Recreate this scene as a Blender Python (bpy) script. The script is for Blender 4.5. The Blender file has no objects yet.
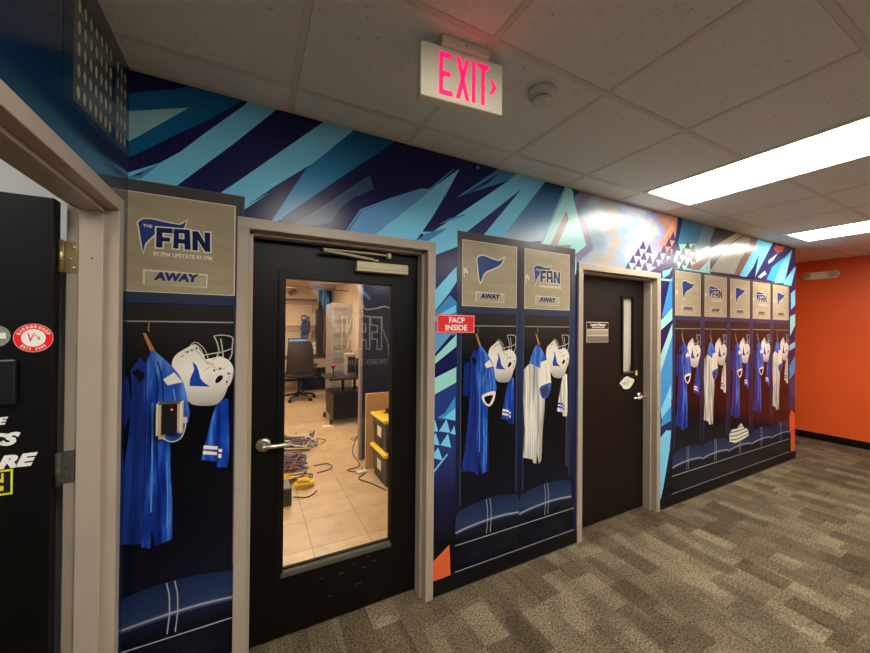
import bpy, bmesh, math, random
from mathutils import Vector, Matrix
from mathutils.geometry import tessellate_polygon
random.seed(7)
scn = bpy.context.scene
col = scn.collection

# ---------------------------------------------------------------- camera
F_PX, YAW, PITCH, ROLL = 353.12, .4793, .0062, .0085
cd = bpy.data.cameras.new('camera'); cam = bpy.data.objects.new('camera', cd); col.objects.link(cam)
cd.sensor_width = 36.0; cd.lens = F_PX*36/870; cd.clip_start = .02; cd.clip_end = 60
fw = Vector((math.sin(YAW)*math.cos(PITCH), math.cos(YAW)*math.cos(PITCH), math.sin(PITCH)))
r0 = Vector((math.cos(YAW), -math.sin(YAW), 0)); u0 = r0.cross(fw)
rt = r0*math.cos(ROLL)+u0*math.sin(ROLL); up = -r0*math.sin(ROLL)+u0*math.cos(ROLL)
mw = Matrix((rt, up, -fw)).transposed().to_4x4(); mw.translation = Vector((0, -1.827, 1.563))
cam.matrix_world = mw
scn.camera = cam
# ---------------------------------------------------------------- world and exposure
wd = bpy.data.worlds.new('world'); scn.world = wd; wd.use_nodes = True
wd.node_tree.nodes['Background'].inputs[0].default_value = (.6, .6, .6, 1)
wd.node_tree.nodes['Background'].inputs[1].default_value = .02
scn.view_settings.view_transform = 'Standard'; scn.view_settings.look = 'None'
scn.view_settings.gamma = 1; scn.view_settings.use_curve_mapping = False
scn.view_settings.exposure = 1.22
CORRIDOR_LAMP = 9.5      # emission of the corridor troffers, added fill ones included
ROOM_LAMP = 18.0           # emission of the equipment room panels
OFFICE_LAMP = 7.0         # emission of the panels beyond the open door
CLOSET_LAMP = 2.2

# ---------------------------------------------------------------- materials
def lin(c):
    return tuple((x/255/12.92 if x/255 <= .04045 else ((x/255+.055)/1.055)**2.4) for x in c)+(1,)
MATS = {}
def mat(name, c, rough=.5, metal=0, spec=.5, var=0, vscale=20, bump=0, bscale=200, emit=0, coat=0, stretch=(1, 1, 1)):
    if name in MATS: return MATS[name]
    m = bpy.data.materials.new(name); m.use_nodes = True; MATS[name] = m
    nt = m.node_tree; b = nt.nodes['Principled BSDF']
    cc = lin(c)
    b.inputs['Base Color'].default_value = cc
    b.inputs['Roughness'].default_value = rough; b.inputs['Metallic'].default_value = metal
    b.inputs['Specular IOR Level'].default_value = spec
    b.inputs['Coat Weight'].default_value = coat; b.inputs['Coat Roughness'].default_value = .12
    if emit:
        b.inputs['Emission Color'].default_value = cc; b.inputs['Emission Strength'].default_value = emit
    if var or bump:
        tc = nt.nodes.new('ShaderNodeTexCoord'); mp = nt.nodes.new('ShaderNodeMapping')
        nt.links.new(tc.outputs['Object'], mp.inputs[0]); mp.inputs['Scale'].default_value = stretch
    if var:
        n = nt.nodes.new('ShaderNodeTexNoise'); n.inputs['Scale'].default_value = vscale; n.inputs['Detail'].default_value = 4
        nt.links.new(mp.outputs[0], n.inputs['Vector'])
        r = nt.nodes.new('ShaderNodeValToRGB')
        r.color_ramp.elements[0].position = .3; r.color_ramp.elements[1].position = .7
        r.color_ramp.elements[0].color = tuple(x*(1-var) for x in cc[:3])+(1,)
        r.color_ramp.elements[1].color = tuple(min(1, x*(1+var)) for x in cc[:3])+(1,)
        nt.links.new(n.outputs[0], r.inputs[0]); nt.links.new(r.outputs[0], b.inputs['Base Color'])
    if bump:
        n = nt.nodes.new('ShaderNodeTexNoise'); n.inputs['Scale'].default_value = bscale; n.inputs['Detail'].default_value = 3
        nt.links.new(mp.outputs[0], n.inputs['Vector'])
        bp = nt.nodes.new('ShaderNodeBump'); bp.inputs['Strength'].default_value = bump; bp.inputs['Distance'].default_value = .003
        nt.links.new(n.outputs[0], bp.inputs['Height']); nt.links.new(bp.outputs[0], b.inputs['Normal'])
    return m
def ramp_mat(name, stops, axis='z', lo=0, hi=1, noise=0, nscale=3, rough=.23, stretch=(1, 1, 1)):
    """printed vinyl whose ink runs through the stops along an axis of the wall, optionally wavy"""
    if name in MATS: return MATS[name]
    m = bpy.data.materials.new(name); m.use_nodes = True; MATS[name] = m
    nt = m.node_tree; b = nt.nodes['Principled BSDF']; b.inputs['Roughness'].default_value = rough
    b.inputs['Specular IOR Level'].default_value = .28
    tc = nt.nodes.new('ShaderNodeTexCoord'); sp = nt.nodes.new('ShaderNodeSeparateXYZ')
    nt.links.new(tc.outputs['Object'], sp.inputs[0])
    mr = nt.nodes.new('ShaderNodeMapRange'); mr.inputs['From Min'].default_value = lo; mr.inputs['From Max'].default_value = hi
    nt.links.new(sp.outputs[axis.upper()], mr.inputs['Value'])
    src = mr.outputs[0]
    if noise:
        mp = nt.nodes.new('ShaderNodeMapping'); mp.inputs['Scale'].default_value = stretch
        nt.links.new(tc.outputs['Object'], mp.inputs[0])
        n = nt.nodes.new('ShaderNodeTexNoise'); n.inputs['Scale'].default_value = nscale; n.inputs['Detail'].default_value = 2
        nt.links.new(mp.outputs[0], n.inputs['Vector'])
        s = nt.nodes.new('ShaderNodeMath'); s.operation = 'SUBTRACT'; s.inputs[1].default_value = .5
        nt.links.new(n.outputs[0], s.inputs[0])
        a = nt.nodes.new('ShaderNodeMath'); a.operation = 'MULTIPLY_ADD'; a.inputs[1].default_value = noise
        nt.links.new(s.outputs[0], a.inputs[0]); nt.links.new(src, a.inputs[2]); src = a.outputs[0]
    r = nt.nodes.new('ShaderNodeValToRGB'); nt.links.new(src, r.inputs[0])
    e = r.color_ramp.elements
    e[0].position, e[0].color = stops[0][0], lin(stops[0][1]); e[1].position, e[1].color = stops[-1][0], lin(stops[-1][1])
    for p, c in stops[1:-1]: e.new(p).color = lin(c)
    nt.links.new(r.outputs[0], b.inputs['Base Color'])
    return m
V = lambda n, c, **k: mat('vinyl_'+n, c, rough=k.pop('rough', .23), spec=.28, **k)
V('navy', (25, 29, 80)); V('vent_dark', (24, 27, 40)); V('teal_dark', (8, 104, 156)); V('seafoam', (150, 205, 208)); V('cyan', (126, 212, 246))
V('blue_mid', (70, 144, 198)); V('blue_deep', (10, 40, 82)); V('slate', (62, 88, 112)); V('pale', (175, 205, 220))
V('peach', (235, 160, 125)); V('steel', (104, 166, 216)); V('purple', (56, 54, 108)); V('mint', (160, 222, 216))
V('tan', (150, 128, 118)); V('lilac', (132, 122, 150)); V('navy_soft', (48, 46, 92)); V('purple_grey', (72, 60, 90))
V('grey_cyan', (120, 158, 168)); V('dark_grey', (62, 58, 72)); V('cream', (205, 196, 150)); V('tan_dark', (138, 108, 92))
V('cream_grey', (180, 182, 160)); V('salmon', (160, 70, 62)); V('sky', (60, 150, 215)); V('blue_royal', (42, 62, 132))
V('orange', (232, 104, 58))
ramp_mat('vinyl_teal', [(0, (100, 176, 220)), (.55, (48, 136, 184)), (1, (10, 90, 138))], 'z', 2.05, 2.55)
ramp_mat('vinyl_grad', [(0, (170, 196, 212)), (.45, (88, 140, 180)), (1, (10, 76, 122))], 'z', 2.13, 2.58)
ramp_mat('vinyl_blue_grad', [(0, (50, 120, 160)), (1, (70, 140, 170))], 'z', 2.1, 2.58)
ramp_mat('vinyl_smoke', [(0, (120, 150, 168)), (.22, (158, 170, 180)), (.34, (170, 156, 136)), (.45, (134, 160, 186)), (.6, (176, 178, 182)), (.75, (134, 148, 184)), (.88, (186, 130, 120)), (1, (200, 150, 132))],
         'x', 2.1, 3.4, noise=.7, nscale=2.0, stretch=(1, 1, 3.4))  # printed smoke, with the troffer's blurred reflection painted into its pale tones
V('locker_metal', (168, 154, 124), rough=.3, var=.10, vscale=6, stretch=(1, 1, 5))
V('locker_metal_edge', (232, 220, 190)); V('locker_black', (12, 12, 18)); V('locker_rod', (150, 145, 135))
V('plate_edge', (224, 214, 186)); V('plate_face', (182, 170, 142)); V('plate_shadow', (104, 96, 80)); V('logo_blue', (28, 66, 128)); V('logo_navy', (18, 36, 84)); V('plate_ink', (44, 56, 108))
V('logo_white', (238, 232, 214)); V('white_print', (236, 230, 212)); V('helmet_shade', (196, 190, 176))
V('hanger', (190, 130, 80)); V('jersey_mid', (26, 52, 132)); V('jersey_light', (92, 148, 222)); V('white_shade', (176, 168, 152)); V('jersey_dark', (20, 42, 110)); V('cuff_dark', (14, 16, 30)); V('line_light', (170, 175, 180)); V('line_mid', (92, 98, 112))
ramp_mat('vinyl_locker_frame', [(0, (10, 13, 22)), (.12, (12, 18, 32)), (.3, (18, 30, 58)), (.6, (36, 52, 86)), (.74, (44, 58, 88)), (.84, (62, 64, 76)), (1, (78, 74, 74))], 'z', .1, 2.13)
ramp_mat('vinyl_locker_inside', [(0, (11, 17, 36)), (.2, (8, 11, 22)), (.5, (8, 8, 14)), (.75, (13, 12, 16)), (1, (50, 44, 40))], 'z', .45, 1.66)
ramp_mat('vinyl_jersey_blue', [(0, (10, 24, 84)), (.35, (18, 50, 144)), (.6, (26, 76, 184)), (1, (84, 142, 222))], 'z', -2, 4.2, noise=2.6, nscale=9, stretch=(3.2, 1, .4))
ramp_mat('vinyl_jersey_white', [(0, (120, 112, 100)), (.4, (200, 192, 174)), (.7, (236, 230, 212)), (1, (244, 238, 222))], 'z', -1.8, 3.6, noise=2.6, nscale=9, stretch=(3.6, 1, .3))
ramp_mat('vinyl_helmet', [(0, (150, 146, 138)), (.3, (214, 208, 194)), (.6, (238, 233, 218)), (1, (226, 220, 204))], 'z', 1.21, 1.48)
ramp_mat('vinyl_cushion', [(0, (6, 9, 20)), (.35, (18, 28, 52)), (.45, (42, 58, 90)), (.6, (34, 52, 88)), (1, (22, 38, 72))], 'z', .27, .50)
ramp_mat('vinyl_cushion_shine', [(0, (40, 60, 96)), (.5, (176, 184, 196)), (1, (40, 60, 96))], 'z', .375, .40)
ramp_mat('vinyl_blue_glow', [(0, (12, 10, 20)), (.35, (26, 28, 62)), (.7, (44, 60, 122)), (1, (30, 36, 80))], 'z', .3, 1.1)

mat('frame_paint', (172, 158, 140), rough=.38, var=.04, vscale=5)
mat('door_dark', (15, 10, 6), rough=.42, var=.12, vscale=4, spec=.22)
mat('door_brown', (24, 14, 8), rough=.5, spec=.22, var=.1, vscale=4)
mat('door_black', (8, 7, 6), rough=.5, spec=.2, var=.1, vscale=4)
mat('bead_dark', (16, 14, 12), rough=.75, spec=.2); mat('bead_steel', (84, 80, 70), rough=.75, spec=.2)
mat('satin_nickel', (196, 188, 168), rough=.3, metal=.85); mat('chrome', (210, 205, 200), rough=.15, metal=1)
mat('closer_paint', (205, 192, 152), rough=.35); mat('brass_satin', (186, 168, 120), rough=.3, metal=.8)
mat('white_plastic', (214, 206, 190), rough=.4); mat('cream_plastic', (232, 224, 198), rough=.45)
mat('black_plastic', (14, 14, 15), rough=.4); mat('black_rubber', (14, 13, 13), rough=.55, bump=.1)
mat('dark_metal', (28, 27, 27), rough=.45, metal=.5)
mat('sign_red', (238, 22, 26), rough=.35); mat('ink_white', (240, 236, 228), rough=.4); mat('ink_black', (16, 15, 15), rough=.4)
mat('exit_red', (255, 12, 78), rough=.4, emit=.75)
mat('led_red', (255, 60, 60), emit=2)
mat('orange_paint', (242, 98, 38), rough=.42, var=.03, vscale=2, bump=.15, bscale=120)
mat('navy_paint', (13, 38, 66), rough=.16, var=.08, vscale=2, coat=.3)
mat('plain_paint', (190, 176, 156), rough=.6); mat('white_paint', (222, 222, 218), rough=.6)
mat('beige_paint', (220, 196, 166), rough=.6, var=.05, vscale=1.5)
mat('plaque_grey', (150, 138, 118), rough=.4); mat('plaque_light', (190, 176, 140), rough=.4); mat('plaque_dark', (112, 102, 92), rough=.4)
mat('sticker_white', (224, 220, 196), rough=.4); mat('sticker_lime', (196, 200, 60), rough=.4); mat('sticker_yellow', (222, 216, 40), rough=.4)
mat('sticker_silver', (150, 150, 140), rough=.35, metal=.3, var=.25, vscale=120)
mat('cardboard', (196, 156, 108), rough=.8, var=.06, vscale=6); mat('lid_yellow', (226, 190, 30), rough=.45)
mat('rack_grey', (128, 120, 112), rough=.5, var=.15, vscale=14); mat('screen_blue', (96, 130, 170), rough=.3, emit=.35)
mat('chair_mesh', (52, 40, 32), rough=.7); mat('desk_wood', (60, 44, 34), rough=.5); mat('magenta', (150, 40, 100), rough=.5)
mat('cable_red', (120, 46, 44), rough=.5); mat('cable_blue', (58, 72, 120), rough=.5); mat('cable_yellow', (226, 190, 40), rough=.5)
mat('cable_white', (205, 198, 184), rough=.5); mat('cable_black', (24, 22, 22), rough=.5); mat('cable_green', (70, 96, 76), rough=.5)
mat('cable_purple', (72, 52, 96), rough=.5); mat('wire_pale', (214, 204, 184), rough=.5); mat('wire_steel', (120, 110, 98), rough=.4, metal=.6); mat('duct_foil', (150, 140, 124), rough=.4, metal=.5)
mat('paper', (228, 214, 186), rough=.7); mat('pink_foam', (176, 130, 120), rough=.7)

def glass(name, c=(235, 240, 238)):
    m = bpy.data.materials.new(name); m.use_nodes = True; MATS[name] = m
    b = m.node_tree.nodes['Principled BSDF']; b.inputs['Base Color'].default_value = lin(c)
    b.inputs['Roughness'].default_value = 0; b.inputs['Transmission Weight'].default_value = 1; b.inputs['IOR'].default_value = 1.75
glass('pane_glass'); 
def lamp_mat(name, c, s):
    m = bpy.data.materials.new(name); m.use_nodes = True; MATS[name] = m
    nt = m.node_tree; nt.nodes.remove(nt.nodes['Principled BSDF']); e = nt.nodes.new('ShaderNodeEmission')
    e.inputs[0].default_value = c+(1,); e.inputs[1].default_value = s
    nt.links.new(e.outputs[0], nt.nodes['Material Output'].inputs[0])
lamp_mat('lens_corridor', (1, .94, .85), CORRIDOR_LAMP)
lamp_mat('lens_room', (1, .80, .60), ROOM_LAMP)
lamp_mat('lens_office', (1, .98, .92), OFFICE_LAMP)
lamp_mat('lens_closet', (1, .86, .66), CLOSET_LAMP)

def carpet_mat():
    m = bpy.data.materials.new('carpet'); m.use_nodes = True; MATS['carpet'] = m
    nt = m.node_tree; b = nt.nodes['Principled BSDF']; L = nt.links.new
    b.inputs['Roughness'].default_value = .95; b.inputs['Specular IOR Level'].default_value = .1
    tc = nt.nodes.new('ShaderNodeTexCoord')
    def brick(w, h, rot, c1, c2, off, loc):
        mp = nt.nodes.new('ShaderNodeMapping'); mp.inputs['Rotation'].default_value = (0, 0, rot); mp.inputs['Location'].default_value = loc
        L(tc.outputs['Object'], mp.inputs[0])
        t = nt.nodes.new('ShaderNodeTexBrick'); t.offset = off; t.offset_frequency = 2; t.squash = .55; t.squash_frequency = 3
        t.inputs['Scale'].default_value = 1; t.inputs['Mortar Size'].default_value = 0; t.inputs['Brick Width'].default_value = w; t.inputs['Row Height'].default_value = h
        t.inputs['Color1'].default_value = c1; t.inputs['Color2'].default_value = c2; t.inputs['Mortar'].default_value = c1; t.inputs['Bias'].default_value = 0
        L(mp.outputs[0], t.inputs['Vector']); return t.outputs['Color']
    g = lambda v: (v, v, v, 1)
    a = brick(.25, .1524, math.pi/2, lin((104, 90, 68)), lin((150, 136, 108)), .37, (.1, .03, 0))
    c = brick(.27, .1016, math.pi/2, g(.58), g(1.0), .43, (.27, .11, 0))
    d = brick(.61, .2032, math.pi/2, g(.8), g(1.0), .61, (.05, .33, 0))
    def mix(x, y, f, mode='MULTIPLY'):
        n = nt.nodes.new('ShaderNodeMix'); n.data_type = 'RGBA'; n.blend_type = mode; n.inputs[0].default_value = f
        L(x, n.inputs[6]); L(y, n.inputs[7]); return n.outputs[2]
    k = mix(mix(a, c, .85), d, .8)
    mv = nt.nodes.new('ShaderNodeMapping'); mv.inputs['Scale'].default_value = (7.5, 4.2, 1); L(tc.outputs['Object'], mv.inputs[0])
    vo = nt.nodes.new('ShaderNodeTexVoronoi'); vo.voronoi_dimensions = '2D'; vo.distance = 'CHEBYCHEV'; vo.inputs['Scale'].default_value = 1; vo.inputs['Randomness'].default_value = .85
    L(mv.outputs[0], vo.inputs['Vector'])
    sv = nt.nodes.new('ShaderNodeSeparateColor'); L(vo.outputs['Color'], sv.inputs[0])
    rv = nt.nodes.new('ShaderNodeValToRGB'); rv.color_ramp.elements[0].color = g(.6); rv.color_ramp.elements[1].color = g(1.15); L(sv.outputs[0], rv.inputs[0])
    k = mix(k, rv.outputs[0], .5)
    n = nt.nodes.new('ShaderNodeTexNoise'); n.inputs['Scale'].default_value = 95; n.inputs['Detail'].default_value = 4; n.inputs['Roughness'].default_value = .9
    L(tc.outputs['Object'], n.inputs['Vector'])
    r = nt.nodes.new('ShaderNodeValToRGB'); r.color_ramp.elements[0].position = .42; r.color_ramp.elements[1].position = .58
    r.color_ramp.elements[0].color = g(.2); r.color_ramp.elements[1].color = g(1.65)
    L(n.outputs[0], r.inputs[0])
    k = mix(k, r.outputs[0], .85)
    w = nt.nodes.new('ShaderNodeTexWave'); w.bands_direction = 'Y'; w.inputs['Scale'].default_value = 55; w.inputs['Distortion'].default_value = 1.0
    L(tc.outputs['Object'], w.inputs['Vector'])
    k = mix(k, w.outputs[0], .18)
    L(k, b.inputs['Base Color'])
    bp = nt.nodes.new('ShaderNodeBump'); bp.inputs['Strength'].default_value = .6; bp.inputs['Distance'].default_value = .004
    L(n.outputs[0], bp.inputs['Height']); L(bp.outputs[0], b.inputs['Normal'])
carpet_mat()
def tile_mat():
    m = bpy.data.materials.new('ceiling_tile'); m.use_nodes = True; MATS['ceiling_tile'] = m
    nt = m.node_tree; b = nt.nodes['Principled BSDF']; L = nt.links.new; b.inputs['Roughness'].default_value = .9
    b.inputs['Specular IOR Level'].default_value = .2
    tc = nt.nodes.new('ShaderNodeTexCoord')
    n = nt.nodes.new('ShaderNodeTexNoise'); n.inputs['Scale'].default_value = 120; n.inputs['Detail'].default_value = 3
    v = nt.nodes.new('ShaderNodeTexNoise'); v.inputs['Scale'].default_value = 75; v.inputs['Detail'].default_value = 5; v.inputs['Distortion'].default_value = 1.5
    L(tc.outputs['Object'], n.inputs['Vector']); L(tc.outputs['Object'], v.inputs['Vector'])
    r = nt.nodes.new('ShaderNodeValToRGB'); e = r.color_ramp.elements
    e[0].position = .28; e[0].color = lin((176, 168, 156)); e[1].position = .38; e[1].color = lin((232, 228, 220))
    L(v.outputs[0], r.inputs[0]); L(r.outputs[0], b.inputs['Base Color'])
    bp = nt.nodes.new('ShaderNodeBump'); bp.inputs['Strength'].default_value = .5; bp.inputs['Distance'].default_value = .003
    L(n.outputs[0], bp.inputs['Height']); L(bp.outputs[0], b.inputs['Normal'])
tile_mat()
def floor_tile_mat():
    m = bpy.data.materials.new('room_tile'); m.use_nodes = True; MATS['room_tile'] = m
    nt = m.node_tree; b = nt.nodes['Principled BSDF']; L = nt.links.new; b.inputs['Roughness'].default_value = .35
    tc = nt.nodes.new('ShaderNodeTexCoord')
    t = nt.nodes.new('ShaderNodeTexBrick'); t.offset = 0; t.inputs['Scale'].default_value = 1; t.inputs['Mortar Size'].default_value = .004
    t.inputs['Brick Width'].default_value = .4; t.inputs['Row Height'].default_value = .4
    t.inputs['Color1'].default_value = lin((206, 176, 138)); t.inputs['Color2'].default_value = lin((192, 160, 124)); t.inputs['Mortar'].default_value = lin((160, 130, 102))
    L(tc.outputs['Object'], t.inputs['Vector'])
    n = nt.nodes.new('ShaderNodeTexNoise'); n.inputs['Scale'].default_value = 7; n.inputs['Detail'].default_value = 6
    L(tc.outputs['Object'], n.inputs['Vector'])
    mx = nt.nodes.new('ShaderNodeMix'); mx.data_type = 'RGBA'; mx.blend_type = 'MULTIPLY'; mx.inputs[0].default_value = .55
    L(t.outputs[0], mx.inputs[6]); L(n.outputs[0], mx.inputs[7]); L(mx.outputs[2], b.inputs['Base Color'])
floor_tile_mat()

# ---------------------------------------------------------------- mesh building
def rootsum(p):
    w = Vector((0, 0, 0))
    while p is not None: w += p.location; p = p.parent
    return w
class MB:
    """collects shapes given in room metres and links them as one mesh object"""
    def __init__(s): s.v = []; s.f = []; s.m = []; s.sm = []; s.mats = []
    def mi(s, name):
        m = MATS[name]
        if m not in s.mats: s.mats.append(m)
        return s.mats.index(m)
    def add(s, vs, fs, m, smooth=False):
        k = len(s.v); s.v += [tuple(v) for v in vs]; i = s.mi(m)
        for f in fs: s.f.append([k+j for j in f]); s.m.append(i); s.sm.append(smooth)
        return s
    def box(s, x0, x1, y0, y1, z0, z1, m):
        x0, x1 = sorted((x0, x1)); y0, y1 = sorted((y0, y1)); z0, z1 = sorted((z0, z1))
        vs = [(x, y, z) for z in (z0, z1) for y in (y0, y1) for x in (x0, x1)]
        return s.add(vs, [(0, 2, 3, 1), (4, 5, 7, 6), (0, 1, 5, 4), (2, 6, 7, 3), (0, 4, 6, 2), (1, 3, 7, 5)], m)
    def rbox(s, x0, x1, y0, y1, z0, z1, m, r=.005, seg=2):
        bm = bmesh.new(); bmesh.ops.create_cube(bm, size=1)
        for v in bm.verts: v.co = ((x0+x1)/2+v.co.x*abs(x1-x0), (y0+y1)/2+v.co.y*abs(y1-y0), (z0+z1)/2+v.co.z*abs(z1-z0))
        bmesh.ops.bevel(bm, geom=bm.edges[:], offset=r, segments=seg, affect='EDGES', profile=.5)
        bm.verts.index_update(); s.add([v.co for v in bm.verts], [[v.index for v in f.verts] for f in bm.faces], m, False); bm.free(); return s
    def tube(s, pts, r, m, n=8, closed=False, cap=True):
        pts = [Vector(p) for p in pts]; N = len(pts); vs = []; fs = []
        rr = r if isinstance(r, (list, tuple)) else [r]*N
        ref = None
        for i, p in enumerate(pts):
            a = pts[(i-1) % N] if (i or closed) else pts[0]; c = pts[(i+1) % N] if (i < N-1 or closed) else pts[-1]
            t = (c-a).normalized() if (c-a).length > 1e-9 else Vector((0, 0, 1))
            if ref is None: ref = Vector((0, 0, 1)) if abs(t.z) < .9 else Vector((1, 0, 0))
            e1 = (ref-t*ref.dot(t))
            if e1.length < 1e-5: e1 = Vector((1, 0, 0))-t*t.x
            e1.normalize(); e2 = t.cross(e1); ref = e1
            for k in range(n):
                q = 2*math.pi*k/n; vs.append(p+(e1*math.cos(q)+e2*math.sin(q))*rr[i])
        for i in range(N if closed else N-1):
            j = (i+1) % N
            for k in range(n): fs.append((i*n+k, i*n+(k+1) % n, j*n+(k+1) % n, j*n+k))
        if cap and not closed: fs += [tuple(range(n-1, -1, -1)), tuple(range((N-1)*n, N*n))]
        return s.add(vs, fs, m, True)
    def lathe(s, c, axis, prof, m, n=24):
        """prof = list of (distance along axis, radius) from c"""
        ax = Vector(axis).normalized(); ref = Vector((0, 0, 1)) if abs(ax.z) < .9 else Vector((1, 0, 0))
        e1 = (ref-ax*ref.dot(ax)).normalized(); e2 = ax.cross(e1); vs = []; fs = []
        for h, r in prof:
            for k in range(n):
                q = 2*math.pi*k/n; vs.append(Vector(c)+ax*h+(e1*math.cos(q)+e2*math.sin(q))*r)
        for i in range(len(prof)-1):
            for k in range(n): fs.append((i*n+k, i*n+(k+1) % n, (i+1)*n+(k+1) % n, (i+1)*n+k))
        fs += [tuple(range(n-1, -1, -1)), tuple(range((len(prof)-1)*n, len(prof)*n))]
        return s.add(vs, fs, m, True)
    def flat(s, pts, m, cells=None, y=0., to=None):
        """flat polygon in wall coordinates (x, z), clipped to the wall's solid rectangles"""
        tris = tessellate_polygon([[Vector((p[0], p[1], 0)) for p in pts]])
        out = []
        for t in tris:
            tr = [pts[i] for i in t]
            if cells is None: out.append(tr); continue
            for c in cells:
                q = clip(tr, c)
                if len(q) > 2: out.append(q)
        for q in out:
            a = sum(q[i][0]*q[(i+1) % len(q)][1]-q[(i+1) % len(q)][0]*q[i][1] for i in range(len(q)))
            if abs(a) < 1e-8: continue
            if a < 0: q = q[::-1]
            vs = [to(p[0], p[1], y) if to else (p[0], y, p[1]) for p in q]
            s.add(vs, [list(range(len(q)))], m)
        return s
    def text(s, body, m, x0, x1, z0, z1, y=0., to=None, shear=0., bold=0., cells=None, curve=None):
        vs, fs = text_mesh(body, shear, bold)
        if not vs: return s
        ax, bx = min(v[0] for v in vs), max(v[0] for v in vs); az, bz = min(v[1] for v in vs), max(v[1] for v in vs)
        P = [(x0+(v[0]-ax)/(bx-ax)*(x1-x0), z0+(v[1]-az)/(bz-az)*(z1-z0)) for v in vs]
        if curve: P = [curve((p[0]-x0)/(x1-x0), (p[1]-z0)/(z1-z0)) for p in P]
        return s.add([to(p[0], p[1], y) if to else (p[0], y, p[1]) for p in P], fs, m)
    def build(s, name, parent=None, bevel=0, label=None):
        me = bpy.data.meshes.new(name); w = rootsum(parent)
        vs = [Vector(v) for v in s.v]
        me.from_pydata(vs, [], s.f)
        for m in s.mats: me.materials.append(m)
        for p, i, k in zip(me.polygons, s.m, s.sm): p.material_index = i; p.use_smooth = k
        me.update()
        o = bpy.data.objects.new(name, me); col.objects.link(o)
        if parent is not None:
            o.parent = parent; o.location = -w
        if bevel:
            b = o.modifiers.new('bevel', 'BEVEL'); b.width = bevel; b.segments = 2; b.limit_method = 'ANGLE'
        if label: o['label'] = label
        return o
_tm = {}
def text_mesh(body, shear, bold):
    k = (body, shear, bold)
    if k not in _tm:
        c = bpy.data.curves.new('lettering', 'FONT'); c.body = body; c.shear = shear; c.offset = bold; c.resolution_u = 3
        o = bpy.data.objects.new('lettering', c); col.objects.link(o)
        dg = bpy.context.evaluated_depsgraph_get(); me = bpy.data.meshes.new_from_object(o.evaluated_get(dg))
        _tm[k] = ([tuple(v.co[:2]) for v in me.vertices], [list(p.vertices) for p in me.polygons])
        col.objects.unlink(o); bpy.data.objects.remove(o); bpy.data.curves.remove(c); bpy.data.meshes.remove(me)
    return _tm[k]
def clip(poly, c):
    x0, x1, z0, z1 = c
    for ax, lim, sg in ((0, x0, 1), (0, x1, -1), (1, z0, 1), (1, z1, -1)):
        out = []
        for i in range(len(poly)):
            a, b = poly[i], poly[(i+1) % len(poly)]
            da, db = (a[ax]-lim)*sg, (b[ax]-lim)*sg
            if da >= 0: out.append(a)
            if (da >= 0) != (db >= 0):
                t = da/(da-db); out.append((a[0]+(b[0]-a[0])*t, a[1]+(b[1]-a[1])*t))
        poly = out
        if len(poly) < 3: return []
    return poly
def grow(pts, d):
    """outline pushed outwards by d"""
    n = len(pts); a = sum(pts[i][0]*pts[(i+1) % n][1]-pts[(i+1) % n][0]*pts[i][1] for i in range(n))
    sg = 1 if a > 0 else -1; out = []
    for i in range(n):
        p0, p1, p2 = Vector(pts[i-1]), Vector(pts[i]), Vector(pts[(i+1) % n])
        d1 = (p1-p0).normalized(); d2 = (p2-p1).normalized()
        n1 = Vector((d1.y, -d1.x))*sg; n2 = Vector((d2.y, -d2.x))*sg; b = n1+n2
        b = b.normalized() if b.length > 1e-6 else n1
        k = min(2.0, 1/max(.4, b.dot(n1)))
        q = p1+b*d*k; out.append((q.x, q.y))
    return out
def smooth(pts, n=4, closed=True):
    N = len(pts); out = []
    P = lambda i: Vector(pts[i % N]) if closed else Vector(pts[max(0, min(N-1, i))])
    for i in range(N if closed else N-1):
        a, b, c, d = P(i-1), P(i), P(i+1), P(i+2)
        for k in range(n):
            t = k/n; q = .5*((2*b)+(-a+c)*t+(2*a-5*b+4*c-d)*t*t+(-a+3*b-3*c+d)*t**3); out.append(tuple(q))
    if not closed: out.append(tuple(pts[-1]))
    return out
def stroke(mb, pts, wd, m, y, cells=None):
    P = [Vector(p) for p in pts]; P = [p for i, p in enumerate(P) if i == 0 or (p-P[i-1]).length > 1e-6]
    if len(P) < 2: return
    Ls, Rs = [], []
    for i, p in enumerate(P):
        d = (P[min(i+1, len(P)-1)]-P[max(i-1, 0)])
        d = d.normalized() if d.length > 1e-9 else Vector((1, 0))
        e = (P[i+1]-p).normalized() if i < len(P)-1 else d
        k = 1/max(.5, abs(d.dot(e))); n = Vector((-d.y, d.x))*wd/2*k; Ls.append(p+n); Rs.append(p-n)
    for i in range(len(P)-1): mb.flat([tuple(Rs[i]), tuple(Rs[i+1]), tuple(Ls[i+1]), tuple(Ls[i])], m, cells, y)
def thing(name, loc, label=None, cat=None, group=None, kind=None):
    o = bpy.data.objects.new(name, None); col.objects.link(o); o.location = loc; o.empty_display_size = .1
    return tag(o, label, cat, group, kind)
def tag(o, label=None, cat=None, group=None, kind=None):
    if label: o['label'] = label
    if cat: o['category'] = cat
    if group: o['group'] = group
    if kind: o['kind'] = kind
    return o
def struct(mb, name, parent=None, **k):
    o = mb.build(name, parent, **k)
    if parent is None: o['kind'] = 'structure'
    return o
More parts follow.
